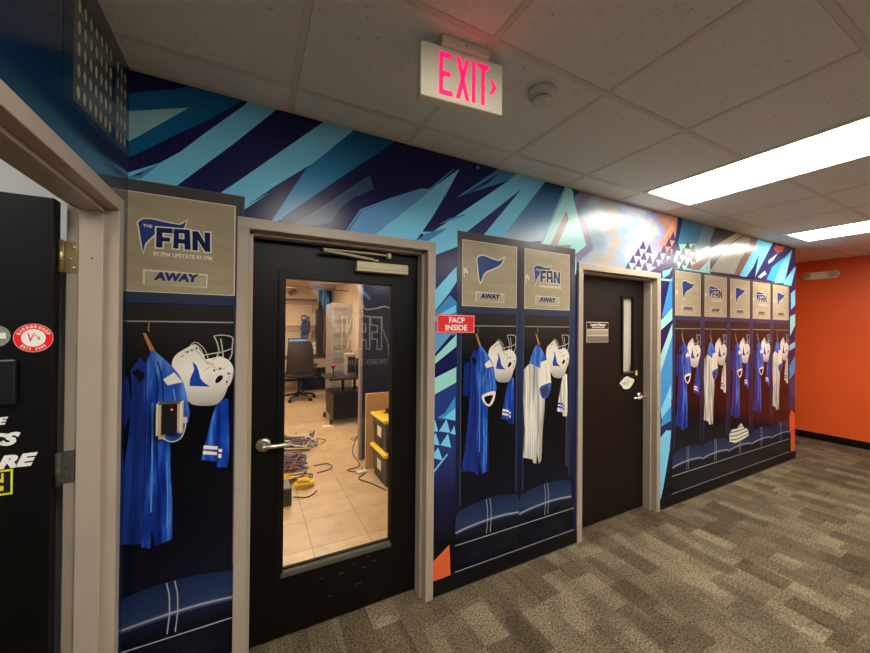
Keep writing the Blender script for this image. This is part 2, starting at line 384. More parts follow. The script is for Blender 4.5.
STRIPES = [
('teal_dark',1,[(-0.4508,2.4968),(-0.3717,2.5321),(-0.3026,2.5611),(-0.2355,2.5994),(-0.1701,2.5964),(-0.0356,2.6022),(-0.0369,2.601),(-0.179,2.4664),(-0.277,2.386),(-0.4244,2.2573),(-0.4502,2.2406)]),
('seafoam',2,[(-0.4522,2.4258),(-0.2467,2.5007),(-0.3701,2.3785),(-0.4508,2.3)]),
('cyan',1,[(-0.4495,2.1774),(-0.3458,2.2406),(-0.2761,2.3033),(-0.1784,2.4181),(-0.0367,2.5758),(-0.0244,2.6024),(0.101,2.6016),(-0.0745,2.3935),(-0.2865,2.1575),(-0.2982,2.1407),(-0.449,2.1287)]),
('blue_mid',2,[(-0.4493,2.1591),(-0.3458,2.2378),(-0.4036,2.1646),(-0.4298,2.1592)]),
('blue_deep',3,[(-0.43,2.1715),(-0.3928,2.1973),(-0.4103,2.1756)]),
('cyan',1,[(0.3186,2.6035),(0.4689,2.6022),(0.2972,2.404),(0.2389,2.3566),(-0.0331,2.0989),(-0.038,2.0383),(-0.1291,2.1483),(-0.124,2.1615),(-0.0726,2.21)]),
('blue_deep',2,[(0.2421,2.3573),(0.2325,2.3511),(0.0917,2.2302),(-0.0305,2.1119),(0.0978,2.2196)]),
('teal',1,[(0.4689,2.6008),(0.489,2.6004),(0.7038,2.602),(0.4194,2.3536),(0.0994,2.0617),(0.0757,2.0582),(0.2168,2.3187),(0.2389,2.3518)]),
('slate',1,[(0.1724,2.0558),(0.2413,2.1132),(0.3531,2.2075),(0.4203,2.2682),(0.4844,2.3237),(0.5507,2.3774),(0.5742,2.3082),(0.4924,2.2564),(0.4724,2.2501),(0.3949,2.1724),(0.3474,2.0947),(0.2874,2.0722)]),
('steel',1,[(0.4224,2.0568),(0.5004,2.187),(0.6762,2.2803),(0.8552,2.3653),(0.8948,2.3689),(0.9304,2.3861),(0.8428,2.2983),(0.5842,2.0651),(0.5806,2.0483),(0.4227,2.0283)]),
('purple',2,[(0.4351,2.0656),(0.5064,2.1793),(0.6763,2.2712),(0.5094,2.1776),(0.4422,2.0666)]),
('cyan',2,[(1.1074,2.5316),(1.0226,2.3752),(0.932,2.2215),(0.8277,2.0679),(0.7685,2.0567),(0.5693,2.0322),(0.5858,2.0668),(0.8428,2.2983),(0.9394,2.3919)]),
('blue_mid',2,[(0.908,2.3762),(1.0592,2.5186),(1.0735,2.5218),(0.9304,2.3861)]),
('blue_mid',2,[(0.9857,2.3316),(1.0087,2.3578),(1.0247,2.355)]),
('cyan',1,[(0.8193,2.0551),(0.8884,2.1072),(0.9328,2.1292),(1.0786,2.236),(1.2782,2.3838),(1.4791,2.5326),(1.5594,2.6039),(1.8126,2.6025),(1.4317,2.1589),(1.421,2.1147),(1.2914,2.0993),(1.0996,2.0599),(0.9568,1.9975),(0.9343,1.9726),(0.8108,2.0463)]),
('purple',2,[(1.5923,2.5017),(1.1676,2.1608),(1.1383,2.1148),(1.2805,2.1327),(1.2908,2.1574)]),
('blue_mid',2,[(0.8363,2.069),(0.8884,2.1112),(0.9464,2.135),(1.034,2.1634),(0.8976,2.0686)]),
('blue_mid',1,[(1.0852,2.3535),(1.4055,2.598),(1.4388,2.6079),(1.556,2.6004),(1.4825,2.536),(1.1955,2.4074)]),
('navy',2,[(1.1358,2.3794),(1.4168,2.5781),(1.3196,2.4874),(1.2056,2.4178)]),
('steel',1,[(1.2247,2.563),(1.24,2.5819),(1.2556,2.5741),(1.2433,2.5567)]),
('blue_mid',1,[(0.9688,2.1745),(1.1493,2.2553),(1.1492,2.2637),(1.0429,2.2223)]),
('grad',1,[(1.8126,2.6025),(2.0255,2.6092),(1.7905,2.1777),(1.432,2.1249),(1.4317,2.1589)]),
('mint',1,[(2.0022,2.6064),(2.0626,2.6081),(2.2222,2.198),(2.0982,2.1106),(2.0842,2.0707),(1.7488,2.0383),(1.7668,2.1545)]),
('tan',2,[(2.0135,2.4235),(2.0364,2.367),(1.9238,2.1633),(1.8577,2.107),(1.8573,2.1603)]),
('tan',3,[(1.9171,2.1644),(2.0662,2.1819),(2.048,2.1576),(1.9172,2.1566)]),
('steel',2,[(2.0023,2.5935),(2.0162,2.5961),(1.7858,2.1663),(1.7731,2.1648)]),
('lilac',1,[(2.0803,2.5305),(2.1668,2.6026),(2.2949,2.5952),(2.212,2.523),(2.1533,2.4564),(2.2437,2.3358),(2.2984,2.1754),(2.0989,2.0366),(2.0842,2.0707),(2.0982,2.1126),(2.2222,2.198)]),
('grad',1,[(2.0583,2.6123),(2.1741,2.6142),(2.0918,2.5275)]),
('smoke',1,[(2.2949,2.5952),(2.6461,2.615),(2.8243,2.6177),(3.1521,2.6197),(3.2868,2.6071),(3.4362,2.6029),(3.4025,2.4256),(3.3652,2.2553),(3.3475,2.0664),(3.1808,2.0105),(2.6168,1.97),(2.1063,2.0018),(2.0988,2.0417),(2.2984,2.1754),(2.2437,2.3358),(2.1461,2.445),(2.212,2.523)]),
('peach',2,[(3.009,2.516),(3.0437,2.516),(3.0799,2.3627),(3.0536,2.3593)]),
('peach',2,[(3.3628,2.5772),(3.4013,2.5864),(3.3732,2.4771),(3.1963,2.3612),(3.2878,2.4763)]),
('navy_soft',3,[(3.4303,2.6076),(3.5153,2.6095),(3.4703,2.5129),(3.4414,2.4307),(3.4127,2.3492),(3.3845,2.2462),(3.3662,2.123),(3.3289,2.0211),(3.1626,2.0199),(3.0039,2.0625),(3.2344,2.1657),(3.3273,2.2293),(3.3928,2.4244)]),
('cyan',4,[(3.1894,2.0648),(3.1984,2.087),(3.2906,2.1056),(3.347,2.1346),(3.2909,2.062),(3.1989,2.0225)]),
('blue_grad',2,[(3.5093,2.6086),(3.9781,2.6144),(3.8668,2.6031),(3.8669,2.5909),(3.7561,2.4003),(3.6266,2.302),(3.6276,2.172),(3.4439,2.0851),(3.3662,2.123),(3.3845,2.2462),(3.4512,2.4319)]),
('purple_grey',5,[(2.9171,2.3215),(2.863,2.2449),(2.9526,2.2474)]),
('purple_grey',5,[(3.0021,2.2985),(2.9466,2.2211),(3.0385,2.2233)]),
('purple_grey',5,[(2.8514,2.2541),(2.7984,2.179),(2.8861,2.1805)]),
('purple_grey',5,[(2.9312,2.2322),(2.8769,2.1563),(2.9669,2.1575)]),
('purple_grey',5,[(3.0114,2.2096),(2.9557,2.1329),(3.0479,2.1338)]),
('purple_grey',5,[(2.7821,2.1887),(2.7303,2.1149),(2.8162,2.1155)]),
('purple_grey',5,[(2.8603,2.1662),(2.8071,2.0917),(2.8951,2.092)]),
('purple_grey',5,[(2.9437,2.1435),(2.8892,2.0682),(2.9795,2.0682)]),
('purple_grey',5,[(2.7207,2.1223),(2.6699,2.0498),(2.7541,2.0495)]),
('purple_grey',5,[(2.8038,2.0998),(2.7516,2.0265),(2.838,2.0259)]),
('purple_grey',5,[(2.8774,2.0757),(2.8241,2.0018),(2.9125,2.0008)]),
('purple_grey',5,[(3.09,2.1892),(3.033,2.1118),(3.1274,2.1124)]),
('purple_grey',5,[(3.1706,2.1651),(3.1121,2.0869),(3.2088,2.0872)]),
('purple_grey',5,[(3.3542,2.4524),(3.2925,2.3695),(3.3946,2.374)]),
('purple_grey',5,[(3.2885,2.389),(3.2279,2.3075),(3.3281,2.311)]),
('purple_grey',5,[(3.3739,2.3722),(3.3119,2.2898),(3.4146,2.2931)]),
('purple_grey',5,[(3.2149,2.3203),(3.1557,2.2403),(3.2537,2.2428)]),
('purple_grey',5,[(3.2985,2.3029),(3.2378,2.222),(3.3383,2.2242)]),
('purple_grey',5,[(3.1464,2.2557),(3.0884,2.177),(3.1845,2.1786)]),
('purple_grey',5,[(3.2376,2.2364),(3.178,2.1568),(3.2766,2.1581)]),
('purple_grey',5,[(3.5917,2.3988),(3.532,2.3219),(3.6306,2.3254)]),
('purple_grey',5,[(3.685,2.3814),(3.6238,2.3036),(3.7249,2.3069)]),
('purple_grey',5,[(3.4321,2.3626),(3.3751,2.2877),(3.4694,2.2907)]),
('purple_grey',5,[(3.5214,2.3281),(3.4629,2.2526),(3.5596,2.2551)]),
('purple_grey',5,[(3.6128,2.3157),(3.5528,2.2392),(3.6519,2.2416)]),
('purple_grey',5,[(3.6961,2.2902),(3.6347,2.2131),(3.7362,2.2151)]),
('purple_grey',5,[(3.4524,2.2645),(3.3951,2.1902),(3.4899,2.1918)]),
('purple_grey',5,[(3.532,2.239),(3.4734,2.1641),(3.5703,2.1654)]),
('purple_grey',5,[(3.6237,2.2196),(3.5636,2.1439),(3.663,2.1449)]),
('purple_grey',5,[(3.3945,2.203),(3.3381,2.1298),(3.4313,2.1306)]),
('purple_grey',5,[(3.4826,2.1779),(3.4248,2.104),(3.5204,2.1045)]),
('mint',3,[(3.4225,2.3503),(3.7271,2.3863),(3.9796,2.3922),(3.9814,2.128),(3.3857,2.0805),(3.3657,2.1891)]),
('grey_cyan',3,[(3.8668,2.6031),(4.0777,2.5998),(3.9604,2.4124),(3.6912,2.2851),(3.6272,2.2193),(3.6264,2.3374),(3.7561,2.4003)]),
('dark_grey',3,[(4.0777,2.5998),(4.5241,2.6015),(4.0312,2.3957),(3.9604,2.4124)]),
('cream',4,[(4.5107,2.5997),(4.7035,2.6118),(4.3275,2.4557),(3.6704,2.1759),(3.6063,2.1701),(3.6485,2.2273),(4.0312,2.3957),(3.9013,2.3356)]),
('tan_dark',4,[(4.3275,2.4557),(3.9615,2.2516),(3.9158,2.1549),(3.6599,2.1334),(3.6596,2.1797),(4.0317,2.3271)]),
('mint',5,[(3.7911,2.1505),(3.9661,2.2607),(3.9043,2.1503)]),
('cream_grey',3,[(4.7035,2.6091),(4.8036,2.6015),(4.9959,2.5981),(4.46,2.1546),(3.9622,2.1465),(3.9855,2.1608),(4.3276,2.4324)]),
('tan_dark',4,[(4.8036,2.5919),(5.011,2.5958),(4.595,2.1517),(4.4468,2.1469),(4.5803,2.3113),(4.7898,2.4966)]),
('cyan',4,[(4.9959,2.5939),(5.3587,2.5952),(4.9087,2.1549),(4.5814,2.144),(4.5813,2.1641),(4.7905,2.3729)]),
('navy_soft',5,[(5.0121,2.4236),(4.9146,2.1553),(4.7205,2.1477),(4.8785,2.2707)]),
('navy_soft',3,[(5.3587,2.5952),(6.0119,2.6152),(6.0145,2.103),(4.8794,2.118),(4.9086,2.1688)]),
('salmon',4,[(5.4418,2.5799),(5.665,2.5833),(5.6303,2.5187),(5.476,2.4797),(5.3756,2.5206)]),
('pale',5,[(5.2463,2.3757),(5.476,2.4797),(5.3599,2.3866),(5.2465,2.3394)]),
('pale',5,[(4.9833,2.1675),(5.1519,2.2518),(5.1995,2.2125),(5.121,2.1921),(5.0594,2.159)]),
('sky',4,[(5.8997,2.5868),(5.6833,2.4636),(5.3439,2.3118),(5.1998,2.1549),(5.4779,2.1376),(5.6674,2.1429)]),
('cyan',5,[(5.907,2.5908),(5.6568,2.1497),(5.4043,2.1327),(5.4108,2.1626),(5.5791,2.3627)]),
('cyan',5,[(6.0206,2.4031),(5.8652,2.125),(5.6499,2.1265),(5.6672,2.1732)]),
('cyan',1,[(0.9154,2.0768),(0.8445,2.1153),(1.0915,2.1485),(1.0862,2.0929),(0.9342,1.9858)]),
('cyan',1,[(0.9184,1.757),(1.0935,1.9406),(1.0943,1.8492),(1.0471,1.7801),(0.9463,1.6651),(0.9194,1.6531)]),
('blue_mid',1,[(0.92,1.5972),(0.9553,1.6702),(1.0473,1.7636),(1.0955,1.7245),(1.0974,1.5251),(0.9386,1.5253)]),
('sky',2,[(0.9921,1.66),(1.0761,1.7403),(1.0897,1.7293),(1.0294,1.6611)]),
('cyan',2,[(0.9287,1.6213),(1.0899,1.7077),(1.0903,1.6629),(0.9924,1.6308),(0.9379,1.5975)]),
('steel',1,[(0.9204,1.5493),(1.0779,1.55),(0.9505,1.4175),(0.9218,1.4055)]),
('mint',1,[(0.9221,1.3735),(1.0973,1.5301),(1.098,1.4587),(0.9224,1.3384)]),
('mint',1,[(0.9231,1.2649),(1.0992,1.3341),(1.1,1.2428),(0.9241,1.1691)]),
('blue_royal',1,[(0.9241,1.1691),(1.1,1.2428),(1.1022,1.0104),(0.9254,1.0302)]),
('sky',2,[(0.9689,1.0423),(1.0199,1.0657),(1.0612,1.1208),(1.0906,1.1595),(1.092,1.0124)]),
('cyan',3,[(1.0098,1.0379),(1.0913,1.086),(1.092,1.0124)]),
('cyan',2,[(1.0307,1.0266),(0.9798,0.9623),(1.0576,0.9434)]),
('cyan',2,[(1.0858,0.9838),(1.0577,0.9388),(1.0949,0.9276)]),
('cyan',2,[(0.9539,1.0324),(0.9295,0.9687),(0.9758,0.961)]),
('cyan',2,[(1.0419,0.9408),(0.9908,0.8801),(1.0637,0.855)]),
('cyan',2,[(0.9597,0.9559),(0.9302,0.8933),(0.9867,0.8798)]),
('cyan',2,[(0.9767,0.8687),(0.931,0.8179),(1.0071,0.7877)]),
('blue_royal',1,[(1.0933,0.8653),(1.0639,0.8331),(1.002,0.7796),(0.9541,0.6986),(0.9297,0.99),(0.9324,0.7062),(1.0127,0.7815),(1.0954,0.9147),(1.0944,1.0251)]),
('cyan',2,[(1.0378,0.8235),(0.9536,0.7431),(0.9319,0.7204),(0.9538,0.7298),(1.0431,0.8163)]),
('orange',1,[(0.9176,0.1895),(1.0591,0.2792),(1.0697,0.0435),(0.9188,0.0573)]),
('mint',1,[(3.0975,2.0699),(3.3409,2.1611),(3.342,2.0042),(3.098,2.0011)]),
('purple_grey',2,[(3.0972,2.1043),(3.2137,2.1582),(3.1845,2.0944),(3.2739,2.1284),(3.2293,2.0543),(3.1558,2.0139),(3.0979,2.0097)]),
('sky',1,[(3.1818,1.6764),(3.3052,2.007),(3.342,2.0096),(3.3438,1.7601)]),
('mint',1,[(3.101,1.6059),(3.1586,1.6447),(3.3438,1.769),(3.3446,1.6621),(3.1016,1.5286)]),
('mint',1,[(3.1038,1.2452),(3.3448,1.6301),(3.3456,1.5196),(3.1051,1.0736)]),
('sky',1,[(3.1051,1.0736),(3.3456,1.5196),(3.3498,0.95),(3.1059,0.9706)]),
('sky',1,[(3.0803,1.1744),(3.3292,1.161),(3.3321,0.7589),(3.0839,0.7039)]),
('cyan',2,[(3.1605,0.8528),(3.3297,1.0844),(3.3311,0.8929),(3.1767,0.7857)]),
('navy',3,[(3.1146,0.7278),(3.1598,0.9461),(3.1928,0.7558)]),
('cyan',1,[(3.0851,0.5471),(3.1466,0.6123),(3.2575,0.6822),(3.3328,0.6727),(3.3142,0.513),(3.2194,0.1891),(3.1511,0.0169),(3.089,0.031)]),
('cyan',1,[(6.009,2.4195),(6.0788,2.3298),(5.8172,2.1491),(5.6571,2.1476)]),
('cyan',1,[(5.8532,2.0295),(6.0798,2.1377),(6.0807,1.9456),(5.8631,1.8329)]),
('mint',1,[(5.8369,1.7479),(6.0814,1.8112),(5.9674,1.6276),(5.8382,1.514)]),
('cyan',1,[(5.8016,1.392),(6.0488,1.4601),(6.0492,1.3884),(5.802,1.3268)]),
('sky',1,[(5.803,1.1358),(6.0495,1.3166),(6.0506,1.1015),(5.8038,0.9682)]),
('orange',1,[(5.8171,0.5249),(5.8719,0.6056),(6.0536,0.5042),(6.0562,-0.0209),(5.8584,0.0111),(5.868,0.2901),(5.8178,0.3898)]),
('mint',1,[(2.0884,2.0913),(2.1156,2.1042),(2.1167,1.9722),(2.0894,1.97)])]
PRINT = {
'jb_back': [(0.0192,1.3481),(0.0567,1.3626),(0.0694,1.2182),(0.0436,1.1468),(0.0135,1.1587)],
'jb_left': [(0.0942,1.4386),(0.064,1.3864),(0.0687,1.2982),(0.0624,1.1548),(0.047,0.9811),(0.0297,0.8248),(0.0048,0.7027),(0.107,0.6781),(0.1349,0.809),(0.1297,1.3763)],
'jb_right': [(0.1289,1.4655),(0.11,1.4011),(0.1051,1.2964),(0.1144,1.1345),(0.1139,0.9733),(0.1058,0.8134),(0.1052,0.6656),(0.1344,0.6522),(0.1376,0.7309),(0.152,0.6571),(0.2076,0.6716),(0.2061,0.8311),(0.1992,0.9305),(0.1959,1.0703),(0.1757,1.0935),(0.1798,1.2928),(0.1606,1.4324)],
'jb_sleeve': [(0.1308,1.4654),(0.1646,1.4356),(0.2091,1.3819),(0.2402,1.323),(0.2553,1.2392),(0.2581,1.1558),(0.1575,1.1309),(0.1507,1.2291),(0.1578,1.3101),(0.1411,1.4084)],
'jb_patch': [(0.1694,1.3423),(0.2072,1.3705),(0.236,1.3281),(0.1856,1.3171)],
'jb_cuff': [(0.1514,1.1477),(0.181,1.1601),(0.2498,1.1698),(0.2541,1.1395),(0.2361,1.0946),(0.2059,1.0743),(0.1737,1.0937),(0.1536,1.1215)],
'jb_cuffhole': [(0.1674,1.135),(0.1952,1.1426),(0.2357,1.1443),(0.2278,1.1152),(0.2038,1.0876),(0.1776,1.1064)],
'jb_collar': [(0.0679,1.3782),(0.0869,1.3905),(0.1142,1.3638),(0.0952,1.3323)],
'jw_body': [(0.0011,1.2949),(-0.0062,1.1038),(0.0115,0.893),(-0.0027,0.7071),(0.0823,0.6811),(0.0872,0.6555),(0.1154,0.6473),(0.1194,0.7284),(0.1392,0.6397),(0.1605,0.6594),(0.1685,0.8376),(0.1864,0.9976),(0.1881,1.0877),(0.1841,1.2685),(0.1349,1.3961),(0.0646,1.3626),(0.0464,1.3315)],
'jw_yoke': [(0.1106,1.4591),(0.0781,1.4188),(0.0464,1.335),(0.0883,1.321),(0.1429,1.2956),(0.1545,1.3417),(0.2101,1.3561),(0.1854,1.3894),(0.1488,1.4406)],
'jw_sleeve': [(0.1497,1.3383),(0.2101,1.3543),(0.2352,1.2988),(0.2486,1.1886),(0.1512,1.166),(0.1364,1.2261)],
'jw_cuff': [(0.1488,1.1716),(0.2436,1.1925),(0.2463,1.1631),(0.2246,1.1028),(0.1881,1.0822),(0.159,1.0973),(0.1419,1.1344)],
'jw_cuffhole': [(0.1633,1.1544),(0.2216,1.1703),(0.2146,1.129),(0.188,1.0949),(0.1613,1.115)],
'hanger': [(0.1003,1.5345),(0.1105,1.5345),(0.1423,1.4605),(0.1278,1.4555)],
'helmet': [(0.1987,1.404),(0.2002,1.4194),(0.2075,1.4372),(0.218,1.4498),(0.2328,1.4609),(0.252,1.4741),(0.2736,1.4864),(0.2856,1.481),(0.2959,1.4638),(0.3073,1.4423),(0.3188,1.4207),(0.3482,1.4278),(0.3713,1.4325),(0.3948,1.4209),(0.4164,1.3982),(0.4239,1.3677),(0.4195,1.3294),(0.4055,1.3028),(0.3963,1.2761),(0.3826,1.2445),(0.3596,1.2222),(0.3232,1.2185),(0.2786,1.2269),(0.2566,1.2446),(0.2282,1.2886),(0.2108,1.3312),(0.2006,1.3781)],
'helmet_low': [(0.2565,1.2551),(0.2782,1.2638),(0.3228,1.2495),(0.3638,1.2569),(0.3963,1.2761),(0.3826,1.2445),(0.3596,1.2222),(0.3232,1.2175),(0.2786,1.2258)],
'flag': [(0.27,1.4143),(0.2834,1.398),(0.2925,1.3738),(0.2995,1.339),(0.3131,1.3196),(0.3359,1.301),(0.2602,1.3093),(0.2621,1.3385),(0.2769,1.3798)],
'ear': [(0.3549,1.3169),(0.3561,1.3331),(0.3675,1.3476),(0.3815,1.3479),(0.3826,1.3342),(0.3724,1.3213),(0.3609,1.3155)],
'mask0': [(0.3472,1.5221),(0.359,1.495),(0.3664,1.457),(0.3574,1.4302),(0.3415,1.4172)],
'mask1': [(0.3728,1.5112),(0.3778,1.4785),(0.3829,1.4349),(0.383,1.424)],
'mask2': [(0.3472,1.5232),(0.3796,1.5264),(0.4175,1.5164),(0.4179,1.4779),(0.4159,1.4395),(0.4043,1.4124)],
'mask3': [(0.289,1.4905),(0.307,1.4743),(0.3231,1.4419),(0.3255,1.4258)],
'mask4': [(0.2758,1.488),(0.2981,1.4691),(0.3165,1.4207)],
'mask5': [(0.3118,1.4395),(0.348,1.4466),(0.3804,1.4524),(0.418,1.4669)],
'mask6': [(0.3167,1.4074),(0.3395,1.3931),(0.3672,1.373),(0.3905,1.3801)],
'mask7': [(0.4239,1.3677),(0.4148,1.3187),(0.3962,1.287),(0.3686,1.2403),(0.3596,1.2222)],
'mask8': [(0.2606,1.4803),(0.2757,1.4959),(0.2934,1.4904)],
'mask9': [(0.3125,1.3729),(0.335,1.3879)],
'mask10': [(0.4144,1.3571),(0.396,1.3034)],
'jaw': [(0.3188,1.418),(0.33,1.4246),(0.3483,1.424),(0.3666,1.4326),(0.3948,1.4209),(0.4091,1.4056),(0.3858,1.3858),(0.3719,1.3728),(0.3533,1.3818),(0.3349,1.396)],
'towel_a': [(0.3649,1.2352),(0.3427,1.1642),(0.3212,1.0601),(0.3068,0.9858),(0.3631,0.9701),(0.3759,1.074),(0.3835,1.2336)],
'towel_b': [(0.3815,1.2447),(0.3751,1.1499),(0.367,1.0321),(0.3615,0.9467),(0.4035,0.9373),(0.4096,0.9821),(0.4102,1.1132),(0.4041,1.2428)],
'towel_s1': [(0.315,1.0482),(0.367,1.0364),(0.3653,1.0215),(0.3125,1.0337)],
'towel_s2': [(0.3126,1.0252),(0.3645,1.0109),(0.3637,0.9981),(0.311,1.0106)],
'towel_s3': [(0.369,1.0253),(0.3839,1.0209),(0.3821,1.0082),(0.3672,1.0126)],
'towel_s4': [(0.3673,1.004),(0.3813,0.9996),(0.3796,0.9826),(0.3666,0.9868)],
'pen': [(0.1091,1.9946),(0.1244,2.0159),(0.1609,2.0231),(0.2142,2.011),(0.2796,2.0024),(0.3151,2.0237),(0.2909,1.9812),(0.2472,1.9552),(0.1829,1.9278),(0.1567,1.904),(0.1332,1.8548),(0.1202,1.9054),(0.1146,1.9565)],
'lflag': [(0.0809,1.9841),(0.0961,1.9994),(0.1244,2.0037),(0.1729,1.9964),(0.2178,1.993),(0.2304,1.9998),(0.243,2.0141),(0.2356,1.9881),(0.2281,1.9759),(0.1381,1.9744),(0.137,1.9441),(0.1158,1.9174),(0.1043,1.8981),(0.0985,1.8647),(0.09,1.9202),(0.0849,1.961)],
'F': [(0.1406,1.9717),(0.1939,1.9743),(0.1941,1.9535),(0.1611,1.9515),(0.1613,1.934),(0.1869,1.9348),(0.187,1.9171),(0.1615,1.9158),(0.1618,1.8897),(0.14,1.8891)],
'A': [(0.2004,1.9739),(0.2547,1.9771),(0.2587,1.8913),(0.2376,1.8902),(0.2364,1.9149),(0.2161,1.9144),(0.2163,1.8916),(0.1973,1.8907)],
'Ah': [(0.2181,1.956),(0.2349,1.957),(0.2351,1.9353),(0.2184,1.935)],
'N': [(0.2641,1.9733),(0.285,1.9743),(0.3093,1.9274),(0.3072,1.9728),(0.3287,1.9744),(0.3296,1.8889),(0.3108,1.8894),(0.2838,1.9363),(0.2848,1.8898),(0.2649,1.8908)],
'name': [(0.133,1.8762),(0.3367,1.8775),(0.3342,1.8613),(0.1307,1.8592)],
'the': [(0.0973,1.9805),(0.127,1.9818),(0.1258,1.9679),(0.0965,1.9656)],
'plate': [(0.0983,1.7964),(0.3214,1.7925),(0.3205,1.7327),(0.098,1.734)],
'plate_i': [(0.1088,1.7853),(0.3135,1.783),(0.3129,1.7385),(0.1083,1.7376)],
'away': [(0.1436,1.7791),(0.2791,1.7804),(0.2716,1.7485),(0.1391,1.7469)],
'latch': [(0.0089,1.9302),(0.0287,1.9336),(0.0439,1.9079),(0.0341,1.8944),(0.0193,1.8765),(0.0093,1.8967)],
'shirts': [(0.857,1.1557),(0.8591,1.1537)]}
# ---------------------------------------------------------------- dimensions
H = 2.598                      # ceiling height
XL, XE, XR = -.445, 5.982, 7.30   # left wall, end of the mural wall, orange wall
YF = -3.6                      # wall opposite the mural
D1A, D1B = -.062, .945         # outer edges of the two door frames
D2A, D2B = 2.130, 3.150
DH = 2.062                     # frame height
CELLS = [(XL, D1A, .0, H), (D1A, D1B, DH, H), (D1B, D2A, .0, H), (D2A, D2B, DH, H), (D2B, XE, .0, H)]

# ---------------------------------------------------------------- room shell
struct(MB().box(XL-.12, XR+.1, YF-.1, .12, -.05, 0, 'carpet').box(XE, XR+.1, .12, 4.2, -.05, 0, 'carpet'), 'floor')
struct(MB().box(-1.6, 5.86, .12, 8.3, -.05, .0, 'room_tile'), 'floor_equipment_room')
struct(MB().box(-3.2, XL-.12, YF-.1, .12, -.05, .0, 'carpet'), 'floor_office')
LX, LY = .1513, -.195          # ceiling grid origin
G = .6096
fix = [(4, 0), (8, 0)]         # cells with a troffer (column, row), each two tiles long
fill_lamps = [(0, 2), (2, 4), (4, 4), (8, 4)]  # unseen troffers added as fill to brighten the mural and ceiling
lamps = fix+fill_lamps
def hole(i, j): return (LX+G*i, LX+G*(i+1), LY-G*(j+2), LY-G*j)
cm = MB()
holes = [hole(i, j) for i, j in lamps]
xs = sorted({XL-.1, XR+.1}|{h[0] for h in holes}|{h[1] for h in holes})
for xa, xb in zip(xs[:-1], xs[1:]):
    ys = [YF-.1]
    for h in sorted(holes, key=lambda q: q[2]):
        if h[0] < (xa+xb)/2 < h[1]: ys += [h[2], h[3]]
    ys.append(.0)
    for k in range(0, len(ys), 2): cm.box(xa, xb, ys[k], ys[k+1], H, H+.05, 'ceiling_tile')
cm.box(XE, XR+.1, 0, 4.2, H, H+.05, 'ceiling_tile')
struct(cm, 'ceiling')
gm = MB()
mat('grid_paint', (216, 208, 192), rough=.6); mat('seam_dark', (96, 88, 78), rough=.8)
k = -1
while LX+G*k < XR-.02:
    x = LX+G*k
    if x > XL+.02:
        ya = YF
        gm.box(x-.012, x+.012, YF, -.0, H-.0025, H+.0005, 'grid_paint')
        gm.box(x+.012, x+.0137, YF, -.0, H-.0012, H+.0005, 'seam_dark')
    k += 1
k = 0
while LY-G*k > YF:
    y = LY-G*k; xc = XL
    for h in sorted(holes)+[(XR, XR, 9, 9)]:
        if h[0] == XR or h[2]+.01 < y < h[3]-.01:
            if h[0] > xc: gm.box(xc, h[0], y-.012, y+.012, H-.0024, H+.0005, 'grid_paint'); gm.box(xc, h[0], y+.012, y+.0134, H-.0012, H+.0005, 'seam_dark')
            xc = h[1]
    k += 1
gm.box(XL, XE, -.022, -.0008, H-.003, H+.0005, 'grid_paint')
struct(gm, 'trim_1')
# mural wall: solid pieces between the door frames
wb = MB()
for x0, x1, z0, z1 in CELLS: wb.box(x0 if x0 > XL else XL-.12, x1, 0, .15, z0, H+.05, 'navy_paint')
wb.box(XE-.12, XE, .15, 4.2, 0, H+.05, 'orange_paint')
struct(wb, 'wall_back')
# left wall with its door opening
LA, LB, LH = -1.069, -.155, 1.985       # clear opening
wl = MB().box(XL-.12, XL, LB+.05, 0, 0, H+.05, 'navy_paint').box(XL-.12, XL, YF-.1, LA-.05, 0, H+.05, 'navy_paint').box(XL-.12, XL, LA-.05, LB+.05, LH+.05, H+.05, 'navy_paint')
# floodlight panel printed on the navy wall vinyl
mat('vinyl_flood', (84, 88, 84), rough=.2); mat('vinyl_flood_lamp', (176, 172, 150), rough=.2); mat('vinyl_flood_soft', (28, 46, 66), rough=.2)
tl = lambda a, b, y: (XL+y, a, b)
wl.flat([(-.56, 2.16), (-.56, 2.50), (-.02, 2.545), (-.02, 2.21)], 'vinyl_flood_soft', None, .0006, tl)
wl.flat([(-.50, 2.19), (-.50, 2.47), (-.20, 2.51), (-.20, 2.22)], 'vinyl_flood', None, .0009, tl)
wl.flat([(-.17, 2.22), (-.17, 2.51), (-.04, 2.53), (-.04, 2.24)], 'vinyl_flood', None, .0009, tl)
for a0, nn in ((-.49, 7), (-.165, 3)):
    for i in range(nn):
        for j in range(5):
            c = (a0+.022+i*.042, 2.225+j*.062+(a0+.5+i*.042)*.12)
            wl.flat([(c[0]+.010*math.cos(q*math.pi/4), c[1]+.020*math.sin(q*math.pi/4)) for q in range(8)], 'vinyl_flood_lamp', None, .0012, tl)
struct(wl, 'wall_left')
struct(MB().box(XR, XR+.1, YF-.1, 4.2, 0, H+.05, 'orange_paint'), 'wall_right')
struct(MB().box(XE-.12, XR+.1, 4.2, 4.3, 0, H+.05, 'plain_paint'), 'wall_hall_end')
